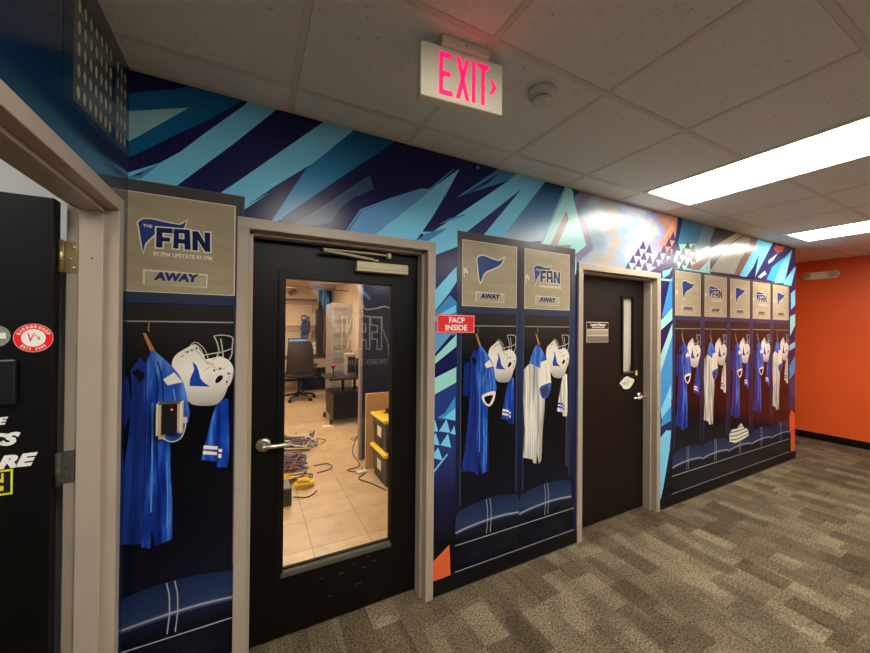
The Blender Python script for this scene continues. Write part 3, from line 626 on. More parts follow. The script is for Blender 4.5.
# opposite wall: navy vinyl with an outlined station logo (seen reflected in the glass)
wf = MB().box(XL-.12, XR+.1, YF-.1, YF, 0, H+.05, 'plain_paint').box(XL, 4.2, YF, YF+.002, 0.1, H, 'navy_paint')
fw_logo = lambda a, b, y: (2.12-(a-.0)*1.0, YF+.003+y, b)
def wlogo(u, v): return (1.28+u*.86, 1.02+v*.98)
LU = min(p[0] for p in PRINT['lflag']); LR = max(p[0] for p in PRINT['N']); LBm = min(p[1] for p in PRINT['name']); LT = max(p[1] for p in PRINT['lflag'])
def place_logo(p): return wlogo(1-(p[0]-LU)/(LR-LU), (p[1]-LBm)/(LT-LBm))
for nm in ('lflag', 'F', 'A', 'N', 'Ah'):
    q = [place_logo(p) for p in PRINT[nm]]
    q = q+[q[0]]
    for i in range(len(q)-1):
        a, b = Vector(q[i]), Vector(q[i+1]); d = (b-a).normalized(); n = Vector((-d.y, d.x))*.011
        wf.flat([tuple(a-n-d*.011), tuple(b-n+d*.011), tuple(b+n+d*.011), tuple(a+n-d*.011)], 'vinyl_logo_white', None, YF+.003)
wf.text('97.7FM UPSTATE 97.1FM', 'vinyl_logo_white', 0, 1, 0, 1, YF+.003, curve=lambda u, v: (2.14-u*.80, .96+v*.085))
for q in ([(2.2, 2.55), (2.3, 2.55), (2.75, .9), (2.72, .9)], [(1.2, 2.5), (1.35, 2.5), (1.75, 2.05), (1.72, 2.02)], [(2.5, 2.55), (2.55, 2.55), (2.3, 1.9), (2.27, 1.9)],
          [(.6, 2.5), (.9, 2.5), (1.25, 1.5), (1.2, 1.5)], [(3.0, 2.5), (3.4, 2.5), (2.9, .6), (2.8, .6)]): wf.flat(q, 'vinyl_steel', None, YF+.003)
struct(wf, 'wall_front')
bb = MB()
mat('scuff', (96, 88, 78), rough=.6); mat('cove_black', (11, 10, 10), rough=.5, spec=.25)
for x0, x1, z0, z1 in CELLS:
    if z0 == 0: bb.box(x0, x1, -.009, -.0, 0.004, .096, 'cove_black').box(x0, x1, -.012, -.0, 0, .006, 'scuff')
bb.box(XE, XE+.009, 0, 4.2, 0, .1, 'cove_black')
struct(bb, 'baseboard_back')
struct(MB().box(XR-.01, XR, YF, 4.2, 0, .1, 'cove_black'), 'baseboard_right')
struct(MB().box(XL, XL+.009, LB+.05, -.0125, 0, .1, 'cove_black').box(XL, XL+.009, YF, LA-.05, 0, .1, 'cove_black'), 'baseboard_left')

# ---------------------------------------------------------------- mural (printed vinyl on the back wall)
mural = thing('wall_mural', (2.7, 0, 0), 'glossy locker room mural of blue stripes and printed sports lockers covering the long wall', 'mural')
EPS = .00025
mb = MB()
for c in CELLS: mb.flat([(c[0], c[2]), (c[1], c[2]), (c[1], c[3]), (c[0], c[3])], 'vinyl_navy', None, -EPS)
# indigo glow in the lower background
for q in ([(D1B, .10), (1.2, .10), (1.2, 1.05), (D1B, 1.05)], [(D2B, .10), (3.40, .10), (3.40, .95), (D2B, .95)], [(5.8, .1), (XE, .1), (XE, 1.2), (5.8, 1.2)]):
    mb.flat(q, 'vinyl_blue_glow', CELLS, -EPS*1.5)
for i, (c, lay, pts) in enumerate(STRIPES): mb.flat(pts, 'vinyl_'+c, CELLS, -EPS*(1.6+lay+i*.006))
bg = mb.build('striped_background', mural)
FR = -EPS*8
mb = None
def locker(org, jersey, logo, first=False, last=False, top=2.105, rim=.05, name='printed_locker', lab=None):
    T = lambda pts: [(p[0]+org, p[1]) for p in pts]
    z = lambda k: FR-EPS*k
    m = MB()
    a, b = (-.035, .46 if not 1.5 < org < 1.7 else .482)
    m.flat(T([(a, .10), (b, .10), (b, top+rim), (a, top+rim)]), 'vinyl_locker_frame', CELLS, z(0))
    m.flat(T([(.0, .455), (.425, .455), (.425, 1.655), (0, 1.655)]), 'vinyl_locker_inside', CELLS, z(1))
    # rim lights, seams, rod
    stroke(m, T([(a, top+rim), (b, top+rim)]), .004, 'vinyl_line_mid', z(1), CELLS)
    stroke(m, T([(.4425, .46), (.4425, top+.02)]), .004, 'vinyl_navy', z(1), CELLS)
    stroke(m, T([(.428, .5), (.428, 1.655)]), .003, 'vinyl_line_mid', z(2), CELLS)
    stroke(m, T([(-.003, .5), (-.003, 1.655)]), .003, 'vinyl_line_mid', z(2), CELLS)
    stroke(m, T([(0, 1.657), (.425, 1.657)]), .005, 'vinyl_navy', z(2), CELLS)
    stroke(m, T([(.004, 1.583), (.421, 1.583)]), .006, 'vinyl_locker_rod', z(2), CELLS)
    stroke(m, T([(a, .262), (b, .262)]), .005, 'vinyl_line_light', z(2), CELLS)
    stroke(m, T([(a, .104), (b, .104)]), .004, 'vinyl_line_light', z(2), CELLS)
    m.flat(T([(.02, .125), (.405, .125), (.405, .245), (.02, .245)]), 'vinyl_cuff_dark', CELLS, z(1))
    for i in range(18):
        for j in range(3):
            x = .06+i*.017+(j % 2)*.008; y = .145+j*.016
            m.flat(T([(x, y), (x+.008, y), (x+.010, y+.008), (x+.002, y+.008)]), 'vinyl_vent_dark', CELLS, z(2))
    if 1.5 < org < 1.7:
      for j in range(26): m.flat(T([(.395, .58+j*.02), (.415, .584+j*.02), (.415, .592+j*.02), (.395, .588+j*.02)]), 'vinyl_line_mid', CELLS, z(2))
    lk = m.build(name, mural, label=lab)
    if 1.5 < org < 1.7:
        m.flat(T([(.486, .72), (.512, .80), (.512, 1.12), (.488, 1.02)]), 'vinyl_orange', CELLS, z(1)); m.flat(T([(.486, 1.76), (.512, 1.74), (.512, 1.95), (.486, 1.93)]), 'vinyl_mint', CELLS, z(1)); m.flat(T([(.486, 1.45), (.512, 1.50), (.512, 1.56), (.486, 1.50)]), 'vinyl_mint', CELLS, z(1))
    # upper door
    d = MB()
    d.flat(T([(0, 1.703), (.425, 1.703), (.425, top+.003), (0, top+.003)]), 'vinyl_locker_metal_edge', CELLS, z(2))
    d.flat(T([(.004, 1.706), (.420, 1.706), (.420, top-.001), (.004, top-.001)]), 'vinyl_locker_metal', CELLS, z(3))
    d.flat(T(PRINT['plate']), 'vinyl_plate_edge', CELLS, z(4)); d.flat(T(grow(PRINT['plate_i'], .002)), 'vinyl_plate_shadow', CELLS, z(4.5)); d.flat(T(grow(PRINT['plate_i'], .001)), 'vinyl_plate_face', CELLS, z(5))
    px = [p[0] for p in T(PRINT['plate'])]; pw = max(px)-min(px); xa = min(px)+.16*pw; xb = min(px)+.86*pw
    d.text('AWAY', 'vinyl_plate_ink', xa, xb, 1.753, 1.789, z(6), shear=.12, bold=.06)
    if logo == 'pennant':
        p = smooth(T(PRINT['pen']), 3); d.flat(grow(p, .007), 'vinyl_logo_white', CELLS, z(4)); d.flat(p, 'vinyl_logo_blue', CELLS, z(5))
    else:
        p = T(PRINT['lflag']); d.flat(grow(p, .005), 'vinyl_logo_white', CELLS, z(4)); d.flat(p, 'vinyl_logo_blue', CELLS, z(5))
        for c in 'FAN': d.flat(grow(T(PRINT[c]), .005), 'vinyl_logo_white', CELLS, z(6))
        for c in 'FAN': d.flat(T(PRINT[c]), 'vinyl_logo_navy', CELLS, z(7))
        d.flat(grow(T(PRINT['Ah']), .001), 'vinyl_logo_white', CELLS, z(8)); d.flat(grow(T(PRINT['Ah']), -.004), 'vinyl_locker_metal', CELLS, z(9))
        if org > XL-.06: 
            nx = [p[0] for p in T(PRINT['name'])]; nz = [p[1] for p in PRINT['name']]
            d.text('97.7FM UPSTATE 97.1FM', 'vinyl_logo_white', min(nx), max(nx), 1.853, 1.871, z(6), bold=.035)
            tx = [p[0] for p in T(PRINT['the'])]; tz = [p[1] for p in PRINT['the']]
            d.text('THE', 'vinyl_logo_white', min(tx), max(tx), min(tz)+.002, max(tz)-.002, z(7), bold=.02)
    if org > 0:
        d.flat(T(smooth(PRINT['latch'], 3)), 'vinyl_plate_edge', CELLS, z(4))
        d.flat(T([(.020, 1.885), (.028, 1.885), (.030, 1.905), (.022, 1.905)]), 'vinyl_dark_grey', CELLS, z(5))
    d.build('locker_door', lk)
    # hanging jersey
    j = MB(); j.flat(T(PRINT['hanger']), 'vinyl_hanger', CELLS, z(3))
    stroke(j, T([(.122, 1.583), (.118, 1.548), (.124, 1.54)]), .003, 'vinyl_locker_rod', z(3), CELLS)
    def fold(p, w, m, l): stroke(j, T(smooth([tuple(q) for q in p], 4, False)), w, m, z(l), CELLS)
    if jersey == 'blue':
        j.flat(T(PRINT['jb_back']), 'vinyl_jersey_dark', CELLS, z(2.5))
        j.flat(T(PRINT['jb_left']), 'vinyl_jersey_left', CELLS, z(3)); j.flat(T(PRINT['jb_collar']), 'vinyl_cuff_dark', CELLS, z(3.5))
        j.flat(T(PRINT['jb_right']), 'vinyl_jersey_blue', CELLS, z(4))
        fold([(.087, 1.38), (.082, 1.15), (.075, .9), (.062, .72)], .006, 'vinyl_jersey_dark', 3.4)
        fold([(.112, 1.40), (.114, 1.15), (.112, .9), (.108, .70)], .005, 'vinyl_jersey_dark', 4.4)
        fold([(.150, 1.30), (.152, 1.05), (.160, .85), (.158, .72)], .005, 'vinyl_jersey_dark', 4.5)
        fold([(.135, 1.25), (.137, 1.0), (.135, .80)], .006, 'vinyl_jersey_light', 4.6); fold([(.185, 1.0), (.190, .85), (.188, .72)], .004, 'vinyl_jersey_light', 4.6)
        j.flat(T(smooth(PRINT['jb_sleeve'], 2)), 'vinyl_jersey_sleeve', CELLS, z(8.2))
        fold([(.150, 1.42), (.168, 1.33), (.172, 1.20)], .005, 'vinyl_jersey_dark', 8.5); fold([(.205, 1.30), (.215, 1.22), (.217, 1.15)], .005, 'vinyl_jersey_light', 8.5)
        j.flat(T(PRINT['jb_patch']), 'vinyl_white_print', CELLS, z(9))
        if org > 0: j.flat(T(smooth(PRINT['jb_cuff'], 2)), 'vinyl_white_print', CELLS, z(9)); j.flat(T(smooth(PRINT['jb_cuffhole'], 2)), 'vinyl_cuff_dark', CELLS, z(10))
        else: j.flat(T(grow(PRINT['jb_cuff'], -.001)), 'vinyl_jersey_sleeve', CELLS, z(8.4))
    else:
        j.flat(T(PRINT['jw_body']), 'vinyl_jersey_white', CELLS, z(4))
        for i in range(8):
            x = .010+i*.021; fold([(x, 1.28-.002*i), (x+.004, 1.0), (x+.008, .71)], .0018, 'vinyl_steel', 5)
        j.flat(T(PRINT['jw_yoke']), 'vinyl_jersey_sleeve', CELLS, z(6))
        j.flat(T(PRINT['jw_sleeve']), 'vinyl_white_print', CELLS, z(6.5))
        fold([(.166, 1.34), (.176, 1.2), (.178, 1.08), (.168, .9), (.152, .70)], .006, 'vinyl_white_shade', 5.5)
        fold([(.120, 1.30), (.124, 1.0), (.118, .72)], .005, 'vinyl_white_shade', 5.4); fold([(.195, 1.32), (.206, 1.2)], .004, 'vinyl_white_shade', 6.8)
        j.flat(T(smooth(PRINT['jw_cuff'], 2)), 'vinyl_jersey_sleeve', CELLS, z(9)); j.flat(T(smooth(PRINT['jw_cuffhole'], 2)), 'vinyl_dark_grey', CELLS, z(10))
    j.build('jersey', lk)
    # helmet and face mask
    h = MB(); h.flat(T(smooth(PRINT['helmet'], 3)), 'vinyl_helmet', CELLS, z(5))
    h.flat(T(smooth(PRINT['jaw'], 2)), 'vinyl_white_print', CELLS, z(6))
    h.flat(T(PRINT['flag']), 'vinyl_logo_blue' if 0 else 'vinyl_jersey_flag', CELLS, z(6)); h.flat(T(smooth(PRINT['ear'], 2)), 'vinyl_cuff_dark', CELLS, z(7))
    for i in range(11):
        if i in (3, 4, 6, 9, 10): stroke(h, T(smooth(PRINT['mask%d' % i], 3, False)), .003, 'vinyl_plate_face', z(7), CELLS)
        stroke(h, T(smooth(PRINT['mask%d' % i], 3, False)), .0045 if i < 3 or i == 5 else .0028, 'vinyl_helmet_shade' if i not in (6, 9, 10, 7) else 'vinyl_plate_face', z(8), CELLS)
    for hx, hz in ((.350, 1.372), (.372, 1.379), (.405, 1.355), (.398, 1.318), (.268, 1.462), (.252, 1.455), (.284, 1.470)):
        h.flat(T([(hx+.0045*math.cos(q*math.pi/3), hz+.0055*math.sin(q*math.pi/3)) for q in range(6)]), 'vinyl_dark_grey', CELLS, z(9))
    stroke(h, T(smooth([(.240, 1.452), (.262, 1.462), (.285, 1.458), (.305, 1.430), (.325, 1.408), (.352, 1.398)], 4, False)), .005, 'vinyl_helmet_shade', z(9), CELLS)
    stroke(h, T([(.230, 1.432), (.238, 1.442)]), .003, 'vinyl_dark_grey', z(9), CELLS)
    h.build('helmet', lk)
    t = MB(); tc = 'vinyl_jersey_blue' if jersey == 'blue' else 'vinyl_jersey_white'; sc = 'vinyl_white_print' if jersey == 'blue' else 'vinyl_jersey_blue'
    t.flat(T(PRINT['towel_a']), tc, CELLS, z(3)); t.flat(T(PRINT['towel_b']), tc, CELLS, z(4))
    for q in ('towel_s1', 'towel_s2', 'towel_s3', 'towel_s4'): t.flat(T(PRINT[q]), sc, CELLS, z(5))
    stroke(t, T([(.374, 1.2), (.368, 1.0), (.364, .95)]), .004, 'vinyl_jersey_dark' if jersey == 'blue' else 'vinyl_helmet_shade', z(5), CELLS)
    t.build('sock', lk)
    s = MB()
    s.flat(T([(a, .265), (b, .265), (b, .34), (b, .47), (a, .455)]), 'vinyl_cuff_dark', CELLS, z(2.5))
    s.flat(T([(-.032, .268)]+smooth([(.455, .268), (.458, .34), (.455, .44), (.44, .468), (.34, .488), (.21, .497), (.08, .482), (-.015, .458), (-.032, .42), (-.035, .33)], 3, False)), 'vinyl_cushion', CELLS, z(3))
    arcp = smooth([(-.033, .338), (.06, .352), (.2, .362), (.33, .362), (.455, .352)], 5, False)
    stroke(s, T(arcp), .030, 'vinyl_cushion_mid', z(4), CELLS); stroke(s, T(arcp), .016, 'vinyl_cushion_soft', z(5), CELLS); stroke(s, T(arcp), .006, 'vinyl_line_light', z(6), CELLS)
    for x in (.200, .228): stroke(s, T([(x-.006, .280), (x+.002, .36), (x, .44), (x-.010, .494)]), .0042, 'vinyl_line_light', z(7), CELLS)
    s.build('bench_cushion', lk)
    return lk
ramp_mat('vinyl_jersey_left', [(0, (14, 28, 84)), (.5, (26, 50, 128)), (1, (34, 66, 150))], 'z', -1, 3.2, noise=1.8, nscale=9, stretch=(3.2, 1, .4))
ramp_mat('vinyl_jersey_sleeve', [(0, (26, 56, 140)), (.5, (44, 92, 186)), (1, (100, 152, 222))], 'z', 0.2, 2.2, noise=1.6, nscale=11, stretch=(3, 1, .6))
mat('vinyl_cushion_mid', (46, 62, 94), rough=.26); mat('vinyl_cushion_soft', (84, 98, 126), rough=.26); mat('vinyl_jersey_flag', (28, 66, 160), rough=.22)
G4 = 3.385; PT = .4935
spec = [(-.493, 'blue', 'fan', 'locker with station logo door cut by the left corner'), (1.131, 'blue', 'pennant', 'pennant door locker with blue jersey beside the red sign'),
        (1.622, 'white', 'fan', 'logo door locker with white jersey left of the brown door'),
        (G4, 'blue', 'pennant', None), (G4+PT, 'white', 'fan', None), (G4+2*PT, 'blue', 'pennant', None), (G4+3*PT, 'blue', 'fan', None), (G4+4*PT, 'white', 'pennant', None)]
lks = [locker(o, j, l, lab=lb, top=2.105, rim=.02 if o > 3 else .05) for o, j, l, lb in spec]
# folded shirts printed in the middle locker of the long row
t = MB(); o = G4+2*PT
t.flat([(o-.01, .43), (o-.01, .50), (o+.03, .545), (o+.14, .545), (o+.24, .59), (o+.30, .535), (o+.39, .505), (o+.40, .44), (o+.30, .42), (o+.12, .40)], 'vinyl_white_print', CELLS, FR-EPS*9)
for zz in (.445, .485): stroke(t, [(o-.005, zz), (o+.13, zz-.012), (o+.39, zz+.010)], .010, 'vinyl_dark_grey', FR-EPS*10, CELLS)
stroke(t, [(o+.01, .522), (o+.14, .515), (o+.32, .525)], .010, 'vinyl_navy_soft', FR-EPS*10, CELLS); stroke(t, [(o+.14, .540), (o+.23, .565), (o+.28, .545)], .008, 'vinyl_navy_soft', FR-EPS*10, CELLS)
t.build('folded_shirts', lks[5])
# printed closing edge on the outside of each block of lockers
# ---------------------------------------------------------------- door frames and doors
def frame_boxes(m, x0, x1, ztop, p='frame_paint'):
    w = .05
    for a, b, s in ((x0, x0+w, 1), (x1-w, x1, -1)):
        m.rbox(a, b, -.014, .165, 0, ztop-w, p, .003)
        i = b if s > 0 else a
        m.rbox(i, i+s*.016, .035, .100, 0, ztop-w, p, .002)
    m.rbox(x0, x1, -.014, .165, ztop-w, ztop, p, .003)
    m.rbox(x0+w, x1-w, .035, .100, ztop-w-.016, ztop-w, p, .002)
    return m
def lever(mb, x, y, z, s, m, L=.115, r=.031):
    """rose, neck and lever reaching in direction s"""
    mb.lathe((x, y, z), (0, -1, 0), [(0, r), (.006, r), (.011, r*.82), (.013, r*.5)], m)
    mb.lathe((x, y-.010, z), (0, -1, 0), [(0, .012), (.03, .0115), (.045, .013), (.048, .008)], m, 16)
    mb.tube(smooth([(x-s*.006, y-.046, z), (x+s*.03, y-.050, z+.001), (x+s*.075, y-.049, z-.001), (x+s*L, y-.047, z)], 4, False), [.0105]*5+[.0100]*4+[.0095]*3+[.0085], m, 12) if 0 else None
    pts = [(x-s*.008, y-.046, z), (x+s*.02, y-.049, z+.001), (x+s*.055, y-.050, z), (x+s*.09, y-.049, z-.001), (x+s*L, y-.047, z-.001)]
    mb.tube(pts, [.011, .0115, .0105, .010, .0085], m, 14)
    return mb
# door 1: glazed door
d1 = thing('door_1', ((D1A+D1B)/2, .1, 0), kind='structure')
struct(frame_boxes(MB(), D1A, D1B, DH), 'door_frame', d1)
xa, xb = D1A+.053, D1B-.053; ga, gb, gz0, gz1 = .152, .722, .333, 1.812; yl, yk = .103, .148
lm = MB()
lm.box(xa, ga-.012, yl, yk, .012, DH-.053, 'door_dark').box(gb+.012, xb, yl, yk, .012, DH-.053, 'door_dark')
lm.box(ga-.012, gb+.012, yl, yk, .012, gz0-.012, 'door_dark').box(ga-.012, gb+.012, yl, yk, gz1+.012, DH-.053, 'door_dark')
leaf = lm.build('door_leaf', d1)
b = MB()
b.rbox(ga-.034, ga, yl-.008, yl-.0002, gz0-.034, gz1+.034, 'door_dark', .002).rbox(gb, gb+.034, yl-.008, yl-.0002, gz0-.034, gz1+.034, 'door_dark', .002).rbox(ga, gb, yl-.008, yl-.0002, gz1, gz1+.034, 'door_dark', .002)
b.box(ga, gb, .130, yk, gz0-.0115, gz0+.002, 'bead_dark')
b.box(ga-.0115, ga, yl, yk, gz0-.0115, gz1+.0115, 'bead_dark').box(gb, gb+.0115, yl, yk, gz0-.0115, gz1+.0115, 'bead_dark').box(ga, gb, yl, yk, gz1, gz1+.0115, 'bead_dark')
b.build('glazing_frame', leaf)
MB().rbox(ga-.012, gb+.006, yl-.010, yl+.018, gz0-.026, gz0, 'bead_steel', .004).build('glazing_bead', leaf)
MB().box(ga, gb, .122, .128, gz0-.010, gz1, 'pane_glass').build('glass_pane', leaf)
hd = lever(MB(), .058, yl, .985, 1, 'satin_nickel', .118, .034)
hd.lathe((.058, yl-.056, .985), (0, -1, 0), [(0, .008), (.003, .0075)], 'chrome', 16)
hd.build('door_handle', leaf)
cl = MB()
cl.rbox(.500, .800, yl-.052, yl-.0005, 1.872, 1.926, 'closer_paint', .004, 3).box(.502, .798, yl-.0528, yl-.050, 1.8885, 1.890, 'seam_dark')
cl.build('door_closer', leaf)
ar = MB()
ar.tube([(.60, yl-.03, 1.928), (.60, yl-.03, 1.948)], .009, 'bead_steel', 12)
ar.rbox(.592, .625, yl-.042, yl-.018, 1.934, 1.944, 'closer_paint', .003)
ar.tube([(.60, yl-.03, 1.945), (.315, yl-.06, 1.962)], .0065, 'closer_paint', 8); ar.tube([(.315, yl-.06, 1.968), (.60, yl-.045, 1.974), (.68, yl-.03, 1.974)], .0055, 'closer_paint', 8)
ar.lathe((.315, yl-.06, 1.955), (0, 0, 1), [(0, .010), (.018, .010)], 'dark_metal', 12); ar.rbox(.675, .698, yl-.045, yl-.008, 1.958, 1.987, 'closer_paint', .004)
ar.build('closer_arm', leaf)
ms = MB(); mat('scuff', (96, 88, 78), rough=.6)
for x, z, l in ((.43, .235, .03), (.50, .262, .02), (.58, .285, .025), (.56, .23, .02), (.52, .15, .018), (.38, .13, .02), (.545, .148, .015), (.33, .24, .02), (.62, .25, .02)):
    ms.box(x, x+l, yl-.0004, yl, z, z+.0025, 'scuff')
ms.build('scuff_mark', leaf)
sil = MB()
for z in (.5, 1.1, 1.7): sil.lathe((D1A+.066, .06, z), (-1, 0, 0), [(0, .005), (.002, .004)], 'dark_metal', 10)
# door 2: brown door with a narrow wired window
d2 = thing('door_2', ((D2A+D2B)/2, .1, 0), kind='structure')
struct(frame_boxes(MB(), D2A, D2B, DH), 'door_frame', d2)
xa, xb = D2A+.053, D2B-.053; wa, wbx, wz0, wz1 = 2.795, 2.938, 1.205, 1.845
lm = MB()
lm.box(xa, wa, yl, yk, .012, DH-.053, 'door_brown').box(wbx, xb, yl, yk, .012, DH-.053, 'door_brown').box(wa, wbx, yl, yk, .012, wz0, 'door_brown').box(wa, wbx, yl, yk, wz1, DH-.053, 'door_brown')
leaf2 = lm.build('door_leaf', d2)
b = MB()
for q in ((wa-.014, wa+.006, wz0-.014, wz1+.014), (wbx-.006, wbx+.014, wz0-.014, wz1+.014), (wa+.006, wbx-.006, wz1-.006, wz1+.014), (wa+.006, wbx-.006, wz0-.014, wz0+.006)):
    b.rbox(q[0], q[1], yl-.012, yl-.0004, q[2], q[3], 'bead_dark', .003)
b.rbox(wa+.004, wbx-.010, yl-.016, yl-.011, wz0-.010, wz0+.008, 'bead_steel', .002)
b.build('glazing_frame', leaf2)
MB().box(wa, wbx, .122, .127, wz0, wz1, 'pane_glass').build('glass_pane', leaf2)
wm = MB(); ph = .018; n = int((wz1-wz0)/ph)+9
for i in range(-8, n):
    z0 = wz0+i*ph
    for s in (1, -1):
        a = (wa, z0 if s > 0 else z0+(wbx-wa)*1.5); c = (wbx, z0+(wbx-wa)*1.5 if s > 0 else z0)
        t0, t1 = 0, 1
        dz = c[1]-a[1]
        ts = sorted(((wz0-a[1])/dz, (wz1-a[1])/dz)); t0 = max(0, ts[0]); t1 = min(1, ts[1])
        if t1 <= t0: continue
        P = lambda t: (a[0]+(c[0]-a[0])*t, .119, a[1]+dz*t)
        wm.tube([P(t0), P(t1)], .0021, 'wire_pale', 4, cap=False)
wm.build('wire_mesh', leaf2)
hd = lever(MB(), 3.035, yl, .985, -1, 'chrome', .15, .036); hd.build('door_handle', leaf2)
pq = MB().rbox(2.350, 2.612, yl-.006, yl-.0003, 1.462, 1.628, 'plaque_light', .002)
pq.box(2.354, 2.608, yl-.0068, yl-.006, 1.572, 1.622, 'ink_black').box(2.354, 2.608, yl-.0066, yl-.006, 1.525, 1.560, 'plaque_grey').box(2.354, 2.608, yl-.0066, yl-.006, 1.466, 1.514, 'plaque_dark')
pq.text('Louise Wideout', 'ink_white', 2.395, 2.572, 1.596, 1.616, yl-.0072, bold=.03).text('BUSINESS MANAGER', 'ink_white', 2.415, 2.56, 1.580, 1.590, yl-.0072, bold=.02)
pq.build('name_plaque', leaf2)
st = MB(); c = (2.868, 1.112)
bl = smooth([(c[0]+dx*1.65, c[1]+dz*1.1) for dx, dz in ((-.062, 0), (-.045, .022), (-.02, .045), (.005, .050), (.028, .035), (.05, .028), (.058, .012), (.045, -.012), (.028, -.035), (.004, -.048), (-.03, -.042), (-.044, -.018))], 3)
st.flat(bl, 'sticker_white', None, yl-.0008).text('NEXT', 'ink_black', c[0]-.07, c[0]+.02, c[1]-.012, c[1]+.010, yl-.0012, shear=.2)
for q in ([(c[0]-.02, c[1]+.028), (c[0]+.01, c[1]+.026), (c[0]+.03, c[1]+.012)], [(c[0]-.02, c[1]-.022), (c[0]+.02, c[1]-.024)], [(c[0]+.012, c[1]+.014), (c[0]+.042, c[1]+.006)]):
    stroke(st, q, .002, 'ink_black', yl-.0012)
st.build('badge_sticker', leaf2)
MB().box(2.978, 3.006, yl-.0006, yl, 1.170, 1.212, 'sticker_lime').build('lime_sticker', leaf2)
sl = MB()
for x in (2.5, 2.78): sl.lathe((x, .058, DH-.052-.016), (0, 0, -1), [(0, .006), (.003, .005)], 'sticker_white', 10)
sl.build('door_silencer', d2)

# door 3: frame in the left wall, black door standing open into the office
d3 = thing('door_3', (XL, (LA+LB)/2, 0), kind='structure')
f = MB(); xo, xi = -.430, -.572
for a, b, s in ((LB, LB+.05, -1), (LA-.05, LA, 1)):
    f.rbox(xi, xo, a, b, 0, LH, 'frame_paint', .003)
    i = a if s < 0 else b
    f.rbox(-.535, -.470, i, i+s*.016, 0, LH, 'frame_paint', .002)
f.rbox(xi, xo, LA-.05, LB+.05, LH, LH+.05, 'frame_paint', .003); f.rbox(-.535, -.470, LA, LB, LH-.016, LH, 'frame_paint', .002)
f.lathe((-.50, LB-.016, 1.80), (0, -1, 0), [(0, .003), (.001, .002)], 'dark_metal', 10)
struct(f, 'door_frame', d3)
ya, yb = -.206, -.161
lf3 = MB().rbox(-1.50, -.584, ya, yb, .012, 1.985, 'door_black', .002).build('door_leaf', d3)
for zc, m in ((1.80, 'brass_satin'), (1.075, 'bead_steel'), (.28, 'bead_steel')):
    h = MB().tube([(-.578, LB-.020, zc-.055), (-.578, LB-.020, zc+.055)], .0075, m, 12)
    for k in (-.018, .018): h.lathe((-.578, LB-.020, zc+k), (0, 0, 1), [(-.001, .0079), (.001, .0079)], 'dark_metal', 12)
    h.rbox(-.578, -.540, LB-.0045, LB-.0005, zc-.055, zc+.055, m, .001)
    for k in (-.036, -.004, .034): h.lathe((-.550-(.01 if k == -.004 else 0), LB-.0045, zc+k), (0, -1, 0), [(0, .005), (.0012, .0035)], 'chrome', 10)
    h.build('hinge', d3)
s = MB(); c = (-.628, 1.522); N = 40; ys = ya-.0006
cir = lambda r, n=40: [(c[0]+r*math.cos(2*math.pi*k/n), c[1]+r*math.sin(2*math.pi*k/n)) for k in range(n)]
s.flat(cir(.0465), 'ink_white', None, ys).flat(cir(.0455), 'sign_red', None, ys-.0002).flat(cir(.0285), 'ink_white', None, ys-.0004)
def arc(text, r, a0, a1, up=1, h=.0085):
    for i, ch in enumerate(text):
        if ch == ' ': continue
        a = math.radians(a0+(a1-a0)*i/(len(text)-1)); wd = r*abs(math.radians(a1-a0))/(len(text)-1)*.8
        if ch in 'I.1': wd *= .5
        def cv(u, v, a=a, wd=wd):
            du = (u-.5)*wd; rv = r+(v*h if up > 0 else -v*h+h)
            ca, sa = math.cos(a), math.sin(a)
            return (c[0]+ca*rv+du*sa*up, c[1]+sa*rv-du*ca*up)
        vh = 1
        s.text(ch, 'ink_white', 0, 1, 0, vh if ch != '.' else .2, ys-.0004, bold=.04, curve=cv)
arc('BARBERSHOP', .0325, 158, 22, 1); arc('EST. 1999', .0325, 225, 315, -1)
s.text('V', 'sign_red', c[0]-.014, c[0]+.003, c[1]-.013, c[1]+.015, ys-.0007, shear=.1, bold=.01).text("'s", 'sign_red', c[0]+.004, c[0]+.016, c[1]-.006, c[1]+.010, ys-.0007, bold=.02)
s.build('barbershop_sticker', lf3)
s = MB(); c2 = (-.712, 1.528)
s.flat([(c2[0]+.032*math.cos(q*math.pi/16), c2[1]+.034*math.sin(q*math.pi/16)) for q in range(32)], 'sticker_silver', None, ys).flat([(c2[0]-.02, c2[1]-.008), (c2[0]+.022, c2[1]-.008), (c2[0]+.022, c2[1]+.010), (c2[0]-.02, c2[1]+.010)], 'ink_white', None, ys-.0003)
s.build('silver_sticker', lf3)
MB().rbox(-.86, -.662, ya-.014, ya-.0002, 1.31, 1.455, 'black_plastic', .006).build('pull_plate', lf3)
s = MB().text('E', 'ink_white', -.706, -.683, 1.248, 1.272, ys, shear=.25, bold=.05)
s.text('CS', 'ink_white', -.738, -.654, 1.180, 1.222, ys, shear=.35, bold=.06).text('RE', 'ink_white', -.706, -.614, 1.108, 1.150, ys, shear=.3, bold=.06)
s.build('white_lettering', lf3)
s = MB().box(-.77, -.670, ys-.0002, ys, 1.025, 1.105, 'sticker_yellow').box(-.765, -.675, ys-.0004, ys, 1.031, 1.099, 'ink_black')
s.text('N', 'sticker_yellow', -.715, -.690, 1.065, 1.095, ys-.0006, bold=.03); s.box(-.76, -.69, ys-.0006, ys, 1.040, 1.055, 'sticker_yellow')
s.build('yellow_sticker', lf3)

